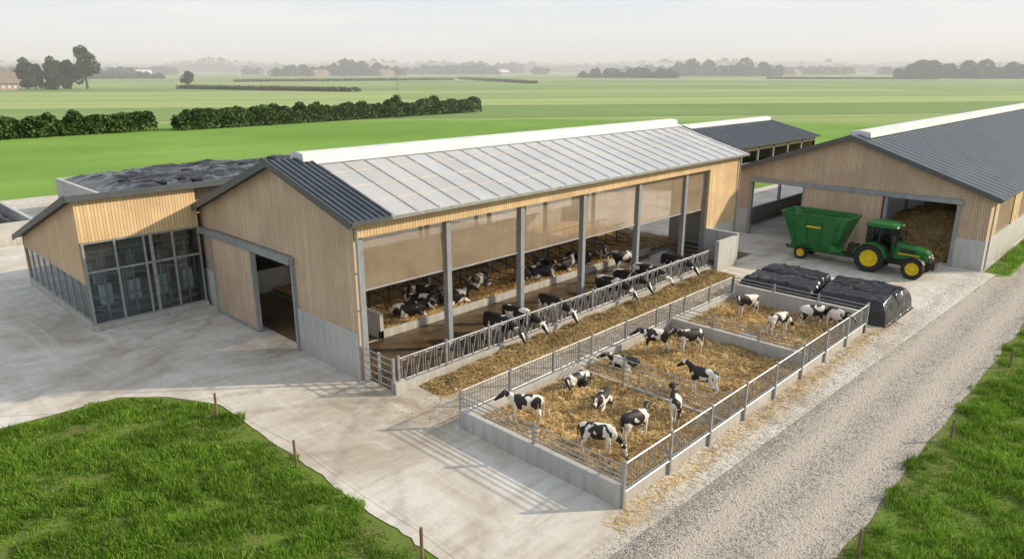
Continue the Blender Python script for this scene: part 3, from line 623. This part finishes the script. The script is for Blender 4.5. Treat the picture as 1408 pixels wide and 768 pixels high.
# ------------------------------------------------------------------ tractor + mixer
def wheel(w,c,R,wd,lugs=20,rimc='yellow'):
    h=wd/2
    w.lathe(c,[(R*.60,-h*.7),(R*.66,-h*.9),(R*.82,-h),(R*.93,-h*.96),(R*.97,-h*.75),(R*.98,0),(R*.97,h*.75),(R*.93,h*.96),(R*.82,h),(R*.66,h*.9),(R*.60,h*.7),(R*.60,-h*.7)],'rubber',36)
    w.lathe(c,[(R*.62,-h*.72),(R*.56,-h*.74),(R*.54,-h*.35),(R*.3,-h*.2),(R*.27,-h*.55),(R*.12,-h*.62),(.001,-h*.62)],rimc,28)
    w.lathe(c,[(R*.62,h*.72),(R*.56,h*.74),(R*.54,h*.35),(R*.3,h*.2),(R*.27,h*.55),(R*.12,h*.62),(.001,h*.62)],rimc,28)
    if lugs:
        for i in range(lugs):
            for sgn in (-1,1):
                a=2*math.pi*(i+(.5 if sgn>0 else 0))/lugs; a2=a+.2
                p=lambda an,r,y:(c[0]+r*math.cos(an),c[1]+y,c[2]+r*math.sin(an))
                d=.055
                vs=[p(a-d,R*.93,0),p(a+d,R*.93,0),p(a2+d,R*.9,sgn*h*.95),p(a2-d,R*.9,sgn*h*.95),p(a-d,R*1.02,0),p(a+d,R*1.02,0),p(a2+d,R*1.0,sgn*h*.95),p(a2-d,R*1.0,sgn*h*.95)]
                w.add(vs,[(0,3,2,1),(4,5,6,7),(0,1,5,4),(1,2,6,5),(2,3,7,6),(3,0,4,7)],'rubber')
def rrect(hy,z0,z1,b,x):
    pts=[]
    for cy,cz,a0 in ((hy-b,z1-b,0),(-hy+b,z1-b,90),(-hy+b,z0+b,180),(hy-b,z0+b,270)):
        for k in range(4):
            a=math.radians(a0+k*30); pts.append((x,cy+b*math.cos(a),cz+b*math.sin(a)))
    return pts
tr=group('tractor',(46.6,12.9,.02)); tr.rotation_euler=(0,0,math.radians(-90))
def L_(mb,name,**k):
    o=mb.obj(name,**k); o.parent=tr; return o
w=MB()
for s_ in (-1,1):
    wheel(w,(-.7,s_*.95,.86),.86,.52,22); wheel(w,(1.75,s_*.93,.62),.62,.42,18)
L_(w,'wheels',smooth=False)
w=MB()
w.rings([rrect(.33,.95,1.52,.12,2.35),rrect(.38,.92,1.66,.14,2.15),rrect(.41,.9,1.8,.14,1.3),rrect(.42,.9,1.92,.12,.35)],'green')
w.box(.36,-.4,1.0,.5,.4,1.9,'green')
for s_ in (-1,1):
    rs=[]
    for a in np.linspace(10,165,10):
        a=math.radians(a); rs.append([(-.7+r*math.cos(a),s_*y,.86+r*math.sin(a)) for r,y in ((.96,.62),(.96,1.24),(.9,1.24),(.9,.62))])
    w.rings(rs,'green')
    rs=[]
    for a in np.linspace(30,150,7):
        a=math.radians(a); rs.append([(1.75+r*math.cos(a),s_*y,.62+r*math.sin(a)) for r,y in ((.70,.74),(.70,1.14),(.67,1.14),(.67,.74))])
    w.rings(rs,'black')
w.rings([rrect(.78,2.78,2.98,.08,-1.2),rrect(.84,2.76,3.04,.08,-.9),rrect(.84,2.76,3.04,.08,.2),rrect(.76,2.78,2.96,.08,.52)],'green')
L_(w,'bodywork')
w=MB(); w.box(-1.15,-.28,.55,2.2,.28,.95,'black'); w.box(-.9,-.7,.95,.4,.7,1.35,'black'); w.box(1.65,-.75,.5,1.85,.75,.7,'darksteel'); w.box(-.8,-.75,.75,-.6,.75,.97,'darksteel')
w.rings([rrect(.28,1.0,1.45,.06,2.37),rrect(.26,1.02,1.43,.06,2.4)],'black'); w.box(2.2,-.32,.55,2.75,.32,.98,'black')
for s_ in (-1,1): w.box(2.3,s_*.24-.09,1.28,2.41,s_*.24+.09,1.4,'lamp'); w.box(.25,s_*1.0-.18,.55,.35,s_*1.0+.05,.6,'black'); w.box(-.05,s_*.95-.2,.6,.4,s_*.95+.05,.64,'black'); w.box(-.05,s_*.95-.2,.95,.4,s_*.95+.05,1.0,'black'); w.box(.7,s_*.425-.01,1.25,1.9,s_*.425+.01,1.33,'yellow'); w.box(.8,s_*.42-.01,1.4,1.6,s_*.42+.01,1.6,'black')
w.tube((.55,-.48,1.7),(.55,-.48,2.65),.05,'black'); w.tube((.55,.5,1.5),(.55,.5,2.1),.1,'black')
for s_ in (-1,1):
    for a,b in (((-1.1,s_*.72,1.4),(-1.1,s_*.74,2.8)),((.42,s_*.72,1.3),(.3,s_*.74,2.8)),((-.35,s_*.78,1.3),(-.35,s_*.76,2.8))): w.tube(a,b,.045,'black')
    w.tube((.4,s_*.75,2.4),(.6,s_*1.15,2.4),.02,'black'); w.box(.56,s_*1.15-.08,2.1,.62,s_*1.15+.08,2.45,'black')
    for z in (3.0,): w.box(.45,s_*.55-.1,2.8,.58,s_*.55+.1,2.9,'lamp')
w.box(-.75,-.28,1.35,-.25,.28,1.55,'black'); w.box(-.85,-.28,1.5,-.7,.28,2.15,'black'); w.tube((.05,0,1.6),(.2,0,2.0),.03,'black')
L_(w,'chassis_and_cab_frame')
w=MB(); w.prism([(-1.08,1.42),(.4,1.36),(.28,2.76),(-1.08,2.76)],'Y',-.745,-.735,'cabglass'); w.prism([(-1.08,1.42),(.4,1.36),(.28,2.76),(-1.08,2.76)],'Y',.735,.745,'cabglass')
w.add([(.42,-.7,1.9),(.42,.7,1.9),(.3,.7,2.76),(.3,-.7,2.76)],[(0,1,2,3)],'cabglass'); w.add([(-1.1,-.7,1.5),(-1.1,.7,1.5),(-1.1,.7,2.76),(-1.1,-.7,2.76)],[(0,1,2,3)],'cabglass'); L_(w,'cab_glass')
mx=group('feed_mixer_wagon',(46.7,17.2,.02)); mx.rotation_euler=(0,0,math.radians(-90))
def rr2(hx,hy,z,b=.35,n=5,cx=0):
    pts=[]
    for sx,sy,a0 in ((1,1,0),(-1,1,90),(-1,-1,180),(1,-1,270)):
        for k in range(n): a=math.radians(a0+k*90/(n-1)); pts.append((cx+sx*(hx-b)+b*math.cos(a),sy*(hy-b)+b*math.sin(a),z))
    return pts
def Lm(mb,name,**k):
    o=mb.obj(name,**k); o.parent=mx; return o
w=MB(); w.rings([rr2(1.45,.72,.75),rr2(1.5,.78,.95),rr2(2.05,1.12,2.55),rr2(2.2,1.2,2.95),rr2(2.24,1.24,2.96),rr2(2.24,1.24,3.05),rr2(2.14,1.14,3.05),rr2(2.0,1.06,2.5)],'green',cap=False)
w.add(rr2(1.45,.72,.76),[tuple(range(20))],'green')
for x in (-1.1,-.35,.4,1.15):
    for s_ in (-1,1):
        w.tube((x,s_*.80,.95),(x*1.32,s_*1.17,2.6),.04,'green',4)
w.box(-1.9,-.45,.5,1.9,-.33,.74,'green'); w.box(-1.9,.33,.5,1.9,.45,.74,'green')
w.prism([(1.2,.8),(1.9,.9),(1.9,1.0),(1.2,1.3)],'Y',-1.15,-.6,'green')
Lm(w,'mixing_tub')
w=MB(); w.add(rr2(2.04,1.08,2.62),[tuple(range(20))],'hay'); Lm(w,'feed_load')
w=MB()
for s_ in (-1,1): wheel(w,(-.7,s_*.86,.43),.43,.34,0,'yellow')
w.box(-.78,-.8,.36,-.62,.8,.5,'darksteel'); Lm(w,'wheels')
w=MB(); w.prism([(1.9,-.4),(3.0,-.06),(3.0,.06),(1.9,.4)],'Z',.5,.66,'black'); w.tube((2.9,0,.62),(3.3,0,.62),.05,'darksteel'); w.tube((1.6,0,.85),(3.3,0,.75),.06,'yellow'); w.box(2.0,-.35,.66,2.5,.35,1.35,'black'); w.tube((2.4,.5,.66),(2.4,.5,0.02),.04,'darksteel')
for z in np.arange(1.1,2.9,.3): w.tube((2.0+ (z-1)*.15,.2,z),(2.0+(z-1)*.15,.6,z),.018,'steel')
for s_ in (-1,1):
    w.box(-.45,s_*1.07-.05,2.2,.5,s_*1.07+.05,2.3,'yellow')
Lm(w,'drawbar_and_fittings')
# ------------------------------------------------------------------ cows
def tube_rings(pts,n=14):
    P=[Vector(p[:3]) for p in pts]; out=[]
    for i,p in enumerate(P):
        T=(P[min(i+1,len(P)-1)]-P[max(i-1,0)]).normalized()
        S0=Vector((0,1,0)); 
        if abs(T.dot(S0))>.9: S0=Vector((1,0,0))
        Sd=(S0-T*T.dot(S0)).normalized(); U=T.cross(Sd); w_,h_=pts[i][3],pts[i][4]
        out.append([tuple(p+Sd*w_*math.cos(a)+U*h_*math.sin(a)) for a in [2*math.pi*k/n for k in range(n)]])
    return out
def cow_mesh(name,pose,poll,D,calf=False,step=(0,0,0,0)):
    mb=MB(); tf=.86 if calf else 1.0
    zo=0 if pose!='lie' else -.66
    tor=[(-.9,1.2,.10,.14),(-.84,1.17,.2,.22),(-.66,1.13,.27,.30),(-.35,1.06,.33,.38),(0,1.03,.36,.42),(.3,1.05,.335,.40),(.52,1.08,.28,.37),(.7,1.1,.20,.30),(.82,1.1,.11,.18)]
    mb.rings(tube_rings([(x,0,z+zo+(h*(1-tf)),w_*tf,h*tf) for x,z,w_,h in tor],18),'cow')
    poll=Vector(poll); D=Vector(D).normalized(); N0=Vector((.5,0,1.16+zo)); 
    hs=1.12 if calf else 1.0
    end=poll-D*.02; dirn=(end-N0)
    mid1=N0+dirn*.35+Vector((0,0,.03)); mid2=N0+dirn*.72+Vector((0,0,.04))
    mb.rings(tube_rings([(*(N0-dirn.normalized()*.12),.19*tf,.30*tf),(*mid1,.145*tf,.22*tf),(*mid2,.105,.155),(*end,.085,.11)]),'cow')
    Lt=D.cross(Vector((0,0,1))); Lt=Lt.normalized() if Lt.length>.1 else Vector((0,1,0)); Up=Lt.cross(D)
    if Up.z<0: Up=-Up
    rs=[]
    for t,a,b in ((-.09,.06,.06),(-.04,.10,.095),(.07,.12,.125),(.18,.108,.12),(.3,.082,.095),(.41,.07,.072),(.48,.078,.07),(.54,.06,.05)):
        c=poll+D*t*hs; rs.append([tuple(c+(Lt*a*math.cos(q)+Up*b*math.sin(q))*hs) for q in [2*math.pi*k/14 for k in range(14)]])
    mb.rings(rs,'cow')
    for s_ in (-1,1):
        rs=[]
        for l,a,b in ((.07,.035,.025),(.15,.06,.026),(.22,.055,.024),(.29,.02,.018)):
            c=poll+(D*(.0)+Lt*s_*l-D*(l*.25)-Up*(l*.12-.04))*hs; rs.append([tuple(c+(D*a*math.cos(q)+Up*b*math.sin(q))*hs) for q in [2*math.pi*k/8 for k in range(8)]])
        if s_<0: rs=[r[::-1] for r in rs]
        mb.rings(rs,'cow')
    hoof=[];lower=[]
    def leg(pts):
        mb.rings(tube_rings(pts,10),'cow'); hoof.append(Vector(pts[-1][:3])); lower.extend([Vector(p[:3]) for p in pts[-4:]])
    if pose!='lie':
        for s_,i in ((1,0),(-1,1)):
            d=step[i]
            leg([(.48,s_*.17*tf,1.0,.10,.17),(.5,s_*.18*tf,.8,.085,.12),(.52+d*.4,s_*.17*tf,.56,.058,.068),(.53+d*.5,s_*.17*tf,.47,.062,.066),(.52+d*.6,s_*.165*tf,.4,.046,.05),(.51+d*.8,s_*.165*tf,.2,.037,.042),(.52+d*.9,s_*.165*tf,.11,.047,.05),(.56+d,s_*.165*tf,.045,.055,.066),(.575+d,s_*.165*tf,.0,.06,.075)])
        for s_,i in ((1,2),(-1,3)):
            d=step[i]
            leg([(-.62,s_*.14*tf,1.12,.12,.26),(-.60,s_*.19*tf,.9,.115,.21),(-.64+d*.3,s_*.2*tf,.72,.08,.135),(-.76+d*.5,s_*.18*tf,.56,.052,.075),(-.80+d*.6,s_*.18*tf,.5,.05,.062),(-.78+d*.7,s_*.18*tf,.4,.042,.05),(-.755+d*.85,s_*.18*tf,.2,.037,.042),(-.74+d*.92,s_*.18*tf,.11,.047,.05),(-.70+d,s_*.18*tf,.045,.055,.066),(-.685+d,s_*.18*tf,.0,.06,.075)])
        tail=[(-.86,0,1.36,.035,.035),(-.96,0,1.25,.03,.03),(-.98,.02,.95,.026,.026),(-.97,.03,.7,.028,.028),(-.96,.03,.55,.05,.045),(-.95,.03,.4,.022,.022)]
    else:
        for s_ in (1,-1):
            leg([(.45,s_*.2,.4,.1,.15),(.55,s_*.25,.22,.08,.1),(.8,s_*.22,.12,.06,.065),(.86,s_*.21,.09,.058,.06),(.75,s_*.2,.06,.045,.045),(.6,s_*.2,.05,.045,.045),(.52,s_*.2,.05,.05,.05)])
        leg([(-.5,.2,.42,.14,.24),(-.3,.36,.3,.1,.2),(-.22,.44,.16,.08,.13),(-.5,.5,.08,.055,.065),(-.56,.5,.07,.055,.06),(-.3,.54,.06,.042,.045),(-.1,.56,.05,.045,.045),(0,.56,.05,.05,.05)])
        leg([(-.55,-.18,.4,.13,.22),(-.35,-.3,.25,.1,.18),(-.2,-.36,.13,.08,.1),(-.45,-.38,.08,.055,.06),(-.3,-.4,.06,.045,.045),(-.1,-.4,.05,.045,.05)])
        tail=[(-.86,0,.7,.035,.035),(-.98,.03,.5,.03,.03),(-1.0,.1,.2,.028,.028),(-.95,.3,.07,.04,.035),(-.9,.42,.05,.025,.025)]
    mb.rings(tube_rings(tail,8),'cow')
    ud=None
    if not calf:
        ud=Vector((-.42,.0 if pose!='lie' else .25,.66 if pose!='lie' else .16))
        rs=[]
        for q in np.linspace(-1,1,9)*.98:
            r=math.sqrt(1-q*q); rs.append([(ud.x+.24*q,ud.y+.19*r*math.cos(a),ud.z+.17*r*math.sin(a)) for a in [2*math.pi*k/12 for k in range(12)]])
        mb.rings(rs,'cow')
    ob=mb.obj('tmp'); md=ob.modifiers.new('r','REMESH'); md.mode='VOXEL'; md.voxel_size=.024; sm=ob.modifiers.new('s','SMOOTH'); sm.factor=.5; sm.iterations=4
    dg=bpy.context.evaluated_depsgraph_get(); me=bpy.data.meshes.new_from_object(ob.evaluated_get(dg)); bpy.data.objects.remove(ob)
    nv=len(me.vertices); co=np.empty(nv*3); me.vertices.foreach_get('co',co); co=co.reshape(-1,3)
    colr=np.zeros((nv,4)); colr[:,3]=1; R=np.full(nv,.505 if calf else .545)
    def dist(p): return np.linalg.norm(co-np.array(p),axis=1)
    tz=1.05+zo
    R[(co[:,2]<tz-.28)]-=.09
    hd=np.minimum.reduce([dist(poll+D*t) for t in (0,.12,.25,.36)]); R[hd<.23]=.66
    fr=np.minimum.reduce([dist(poll+D*t+Up*.12*hs) for t in (.1,.2,.3,.4)]); R[(fr<.055)]=.1
    nb=np.minimum.reduce([dist(mid1),dist(mid2)]); R[(nb<.28)&(hd>.2)]+=.07
    for q in lower: R[dist(q)<.14]=.12
    if pose!='lie': R[co[:,2]<.5]=.1
    for q in tail[-2:]: R[dist(q[:3])<.14]=.1
    colr[:,0]=R
    for q in hoof: colr[dist(q)<(.08 if pose=='lie' else .085),1]=1
    colr[dist(poll+D*.52*hs)<.085*hs,1]=.85
    if ud is not None:
        colr[(dist(ud)<.2)&(co[:,2]<ud.z+.06),2]=.9
    vs=[tuple(c) for c in co]; fs=[tuple(p.vertices) for p in me.polygons]; mi=[0]*len(fs); cl=list(map(tuple,colr))
    def ell(c,r,mi_):
        o=len(vs); k=8
        for j in range(1,4):
            for i in range(k): a=2*math.pi*i/k; b=math.pi*j/4; vs.append((c.x+r*math.sin(b)*math.cos(a),c.y+r*math.sin(b)*math.sin(a),c.z+r*math.cos(b)))
        vs.append((c.x,c.y,c.z+r)); vs.append((c.x,c.y,c.z-r))
        for j in range(2):
            for i in range(k): fs.append((o+j*k+i,o+(j+1)*k+i,o+(j+1)*k+(i+1)%k,o+j*k+(i+1)%k)); mi.append(mi_)
        for i in range(k): fs.append((o+3*k,o+i,o+(i+1)%k)); fs.append((o+3*k+1,o+2*k+(i+1)%k,o+2*k+i)); mi.extend([mi_]*2)
        cl.extend([(0,0,0,1)]*(3*k+2))
    for s_ in (-1,1):
        ell(poll+(D*.16+Lt*s_*.095+Up*.035)*hs,.026,1); ell(poll+(D*.51+Lt*s_*.04+Up*.03)*hs,.014,1); ell(poll+(Lt*s_*.2-D*.02-Up*.02)*hs,.03,2)
    bpy.data.meshes.remove(me); m2=bpy.data.meshes.new(name); m2.from_pydata(vs,[],fs)
    at=m2.color_attributes.new('part','FLOAT_COLOR','POINT'); at.data.foreach_set('color',np.array(cl).astype(np.float32).ravel())
    for t in ('cow','skin','tag'): m2.materials.append(M[t])
    m2.polygons.foreach_set('material_index',mi); m2.polygons.foreach_set('use_smooth',[True]*len(fs)); m2.update(); return m2
C={}
for calf in (False,True):
    k='c' if calf else 'a'
    C[k+'up']=cow_mesh('standing',  'stand',(1.12,0,1.52),(.8,0,-.55),calf)
    C[k+'walk']=cow_mesh('walking', 'stand',(1.18,.08,1.38),(.85,.15,-.5),calf,(.16,-.14,-.14,.16))
    C[k+'graze']=cow_mesh('grazing','stand',(1.22,.05,.66),(.35,.0,-.9),calf,(.1,-.08,0,.1))
    C[k+'lie']=cow_mesh('lying','lie',(1.05,0,.82),(.85,.1,-.45),calf)
    C[k+'lie2']=cow_mesh('lying_turned','lie',(.98,.3,.72),(.3,.85,-.4),calf)
C['afeed']=cow_mesh('feeding','stand',(1.42,0,.92),(.62,0,-.75),False)
C['cside']=cow_mesh('looking_round','stand',(1.0,.25,1.42),(.45,.8,-.35),True)
def put(key,x,y,ang,s=1,z=.03,name='holstein_cow'):
    o=bpy.data.objects.new(name,C[key]); o.location=(x,y,z); o.rotation_euler=(0,0,math.radians(ang)); o.scale=s if isinstance(s,tuple) else (s,)*3; COL.objects.link(o); return o
for x,dy,a in ((21.2,0,-92),(22.55,.05,-86),(24.9,.0,-95),(29.6,0,-88),(31.2,.05,-92),(33.0,0,-86),(36.0,.05,-93)): put('afeed',x,21.4+dy,a,1.0)
put('awalk',35.0,24.3,160)
for k,x,y,a in (('alie',20.4,26.9,-30),('alie2',21.7,27.6,-60),('alie',23.3,26.8,-20),('alie2',22.8,28.6,140),('alie',29.0,27.2,-150),('alie2',30.1,26.8,-40),('alie',31.3,27.7,-100),('alie',32.6,26.9,10),('alie2',34.2,27.2,-70),('alie2',25.0,32.2,80),('alie',36.5,27.0,-140),('alie',26.4,28.2,-160),('alie',29,32.4,100)): put(k,x,y,a,.96,.2)
cs=(.66,.74,.80)
for k,x,y,a in (('cup',16.3,15.15,134),('cside',18.0,11.75,-15),('cgraze',16.4,12.1,-62),('cwalk',20.0,11.5,35),('cup',22.6,11.9,95),('cup',25.9,14.4,150),('cwalk',24.9,15.5,130),('clie',19.3,14.1,-160),('clie2',19.9,15.8,170),('clie',22.6,15.5,120),
    ('cside',32.2,14.9,150),('cgraze',30.7,12.6,-25),('cgraze',32.9,11.9,-50),('cwalk',33.1,10.9,-120)): put(k,x,y,a,cs if 'lie' not in k else (.7,.74,.76),.14,'holstein_calf')
# ------------------------------------------------------------------ vegetation
def hedge(x0,x1,yc,h):
    n=int((x1-x0)*260); x=rng.uniform(x0,x1,n); t=rng.uniform(0,math.pi,n); q=rng.uniform(.5,1,n)**.5
    hh=np.array([h*(1+.38*nz(a*.16,1)+.42*nz(a*.45,5)) for a in x]); ww=np.array([2.5*(1+.4*nz(a*.3,9)) for a in x])
    P=np.stack([x,yc+(x-x0)*.05+ww*np.cos(t)*q,.1+hh*np.sin(t)**.7*q],1)
    V,F=leaves(P,.62); npmesh('hedge',V,F,'hedge')
hedge(-40,55.5,152,3.5); hedge(58.5,147,152.5,3.8)
def tree(name,x,y,h,r,leafs=1500,size=.9,mat='leaf'):
    g=group(name,(x,y,0)); w=MB(); th=h*.3
    w.tube((x,y,-.2),(x,y,th),h*.03,'bark',8,h*.022)
    cs_=[]
    for i in range(20):
        zz=random.uniform(.16,.86); a=random.uniform(0,6.28); prof=math.sin(math.pi*min(1,(zz*.85+.12)))**.7
        rr=r*.72*prof*random.uniform(.3,1); z=h*zz; cx,cy=x+rr*math.cos(a),y+rr*math.sin(a)
        w.tube((x,y,th*random.uniform(.6,1)),(cx,cy,z),h*.012,'bark',5,h*.004); s=r*random.uniform(.25,.38); cs_.append(((cx,cy,z),(s,s,s*.9)))
    cs_.append(((x,y,h*.86),(r*.35,r*.35,h*.13))); cs_.append(((x,y,h*.48),(r*.6,r*.6,h*.32)))
    w.obj('trunk',g); P=np.concatenate([shellpts(c,q,leafs//len(cs_)) for c,q in cs_]); V,F=leaves(P,size); npmesh('crown',V,F,mat,g)
for x,y,h,r in ((147,517,27,10),(139,522,18,7),(130,522,20,8),(116,524,19,8),(125,506,10,5),(134,508,8,4),(122,530,15,7)): tree('farm_tree',x,y,h,r,4200,1.1)
tree('lone_tree',228,560,11,6,1800,1.0)
hs=group('farmhouse',(104,522,0)); w=MB()
w.box(97,516,0,110,526,4.0,'brick'); w.prism([(515.2,3.8),(521,10.5),(526.8,3.8)],'X',96.6,110.4,'tile'); w.box(106,520.5,9,107.2,521.5,12,'brick'); w.obj('walls_and_roof',hs)
w=MB(); 
for x in (98.5,101.5,104.5,107.5): w.box(x,515.9,1,x+1.3,516,2.8,'white')
w.obj('windows',hs)
w=MB(); w.box(80,535,0,94,547,4,'brick'); w.prism([(534,3.8),(541,11),(548,3.8)],'X',79.5,94.5,'tile'); w.obj('barn_wing',hs)
for nx_,(x,y,rt) in enumerate(((700,1150,'tile'),(820,1120,'tile'),(1330,900,'white'),(520,1480,'white'),(1500,640,'tile'),(1250,1240,'white'))):
    g=group('distant_farm',(x,y,0)); w=MB(); w.box(x-14,y-7,0,x+14,y+7,5,'brick'); w.prism([(y-8,4.8),(y,11),(y+8,4.8)],'X',x-15,x+15,rt); w.obj('house_and_roof',g)
def wood_mass(name,a,b,h,depth,n,size):
    a=np.array(a,float);b=np.array(b,float);ln=np.linalg.norm(b-a);d=(b-a)/ln;p=np.array([-d[1],d[0]]); Ps=[]
    k=max(6,int(ln/(h*.33)))
    for i in range(k):
        t=(i+random.random())/k; env=(.62+.38*math.sin(math.pi*min(1,max(0,t)))**.5); c=a+(b-a)*t+p*random.uniform(-depth,depth); hh=h*env*random.uniform(.5,1.1)
        r=hh*random.uniform(.3,.55); Ps.append(shellpts((c[0],c[1],hh*.46),(r,r,hh*.54),n//k,.5))
    m=n//4; t=rng.uniform(0,1,(m,1)); xy=a+(b-a)*t+p*rng.uniform(-depth,depth,(m,1)); Ps.append(np.concatenate([xy,rng.uniform(0,h*.4,(m,1))],1))
    P=np.concatenate(Ps); P[:,2]=np.maximum(P[:,2],.3); V,F=leaves(P,size); return npmesh(name,V,F,'leaf')
wood_mass('tree_belt',(637,1202),(883,1160),29,25,12000,4.5)
wood_mass('tree_belt',(1500,1700),(1650,1560),36,30,5000,7); wood_mass('tree_belt',(1130,1340),(1230,1240),24,20,4000,5); wood_mass('tree_belt',(857,690),(885,540),15,10,7000,2.6)
wood_mass('tree_belt',(1180,760),(1250,560),30,30,9000,5); wood_mass('tree_belt',(1082,320),(1130,262),24,12,5000,4); wood_mass('tree_belt',(1090,240),(1230,150),27,20,7000,4.5)
wood_mass('tree_belt',(1160,290),(1300,60),18,20,5000,5); wood_mass('tree_belt',(300,1250),(420,1220),17,15,3500,4.5)
wood_mass('tree_belt',(20,1500),(330,1450),18,30,5000,6); wood_mass('tree_belt',(300,1050),(380,1010),9,10,2500,3)
def horizon(R,h,n,size,gap,seed):
    Ps=[]
    k=260
    for i in range(k):
        az=math.radians(-2+92*i/k)
        g=nz(i*.065+seed,seed); 
        if g<gap: continue
        hh=h*(1+g)*random.uniform(.7,1.1); R2=R*(1+.06*nz(i*.05,seed+3)); c=(R2*math.cos(az),R2*math.sin(az)); ww=R*math.radians(.4)
        Ps.append(shellpts((c[0],c[1],hh*.4),(ww,ww,hh*.6),n//k,.6))
    V,F=leaves(np.concatenate(Ps),size); npmesh('distant_woodland',V,F,'leaf')
horizon(1800,16,16000,8,-.02,3); horizon(2900,30,16000,14,-.25,11); horizon(4500,50,16000,22,-.7,19)
def crop(a,b,wd,h,n,size=1.6):
    a=np.array(a,float);b=np.array(b,float);t=rng.uniform(0,1,(n,1));d=(b-a)/np.linalg.norm(b-a);p=np.array([-d[1],d[0]])
    xy=a+(b-a)*t+p*rng.uniform(-wd,wd,(n,1)); P=np.concatenate([xy,rng.uniform(0,h,(n,1))],1); V,F=leaves(P,size); npmesh('maize_crop',V,F,'maize')
crop((190,478),(232,345),4,2.0,4500); crop((620,690),(470,430),5,2.0,5000,2); crop((900,420),(1000,250),6,2.0,4000,2); crop((330,700),(560,640),10,2.0,3500,2.2)
# ------------------------------------------------------------------ mist
mm,nt,b,o=nm('mist_volume'); nt.nodes.remove(b); vs_=N(nt,'ShaderNodeVolumeScatter'); vs_.inputs['Color'].default_value=(.96,.98,1,1); vs_.inputs['Density'].default_value=.0006; vs_.inputs['Anisotropy'].default_value=0
L(nt,vs_.outputs[0],o.inputs['Volume']); M['mist']=mm
w=MB(); w.box(140,-6500,-.5,6800,6500,40,'mist'); mo=w.obj('morning_mist'); mo.rotation_euler=(0,0,math.radians(44.1))
# ------------------------------------------------------------------ light
el=27; sd=Vector((.76,-.65,0)).normalized()*math.cos(math.radians(el))+Vector((0,0,math.sin(math.radians(el))))
sl=bpy.data.lights.new('sun','SUN'); sl.energy=4.9; sl.angle=math.radians(1.6); sl.color=(1,.86,.65)
so=bpy.data.objects.new('sun',sl); so.rotation_euler=sd.to_track_quat('Z','Y').to_euler(); so.location=(20,-20,40); COL.objects.link(so)
wd=bpy.data.worlds.new('World'); scene.world=wd; wd.use_nodes=True; nt=wd.node_tree; nt.nodes.clear()
out=N(nt,'ShaderNodeOutputWorld'); bg=N(nt,'ShaderNodeBackground'); bg.inputs[1].default_value=.104
sk=N(nt,'ShaderNodeTexSky',sky_type='NISHITA'); sk.sun_disc=False; sk.sun_elevation=math.radians(el); sk.sun_rotation=math.atan2(sd.x,sd.y); sk.dust_density=3; sk.air_density=1.2
tc=N(nt,'ShaderNodeTexCoord').outputs['Generated']
s=N(nt,'ShaderNodeSeparateXYZ'); L(nt,tc,s.inputs[0])
cl=noi(nt,stretch(nt,tc,(1,1,8)),3.6,6,.6,.4)
haze=mix(nt,mapr(nt,s.outputs[2],0,.12),(9.9,9.5,8.9),(7.8,8.7,9.6))
haze=mix(nt,mapr(nt,s.outputs[2],.12,.7,0,1),haze,(6.4,7.3,8.5))
haze=mix(nt,mapr(nt,cl,.42,.68,0,.8),haze,(9.8,9.6,9.3))
L(nt,mix(nt,.88,sk.outputs[0],haze),bg.inputs[0]); L(nt,bg.outputs[0],out.inputs[0])
# ------------------------------------------------------------------ camera
cd=bpy.data.cameras.new('camera'); cd.sensor_width=36; cd.lens=24.93; cd.clip_end=20000; cd.clip_start=.1
co_=bpy.data.objects.new('camera',cd); co_.location=(0,0,12); co_.rotation_euler=(math.radians(90-16.5),0,math.radians(44.1-90)); COL.objects.link(co_); scene.camera=co_
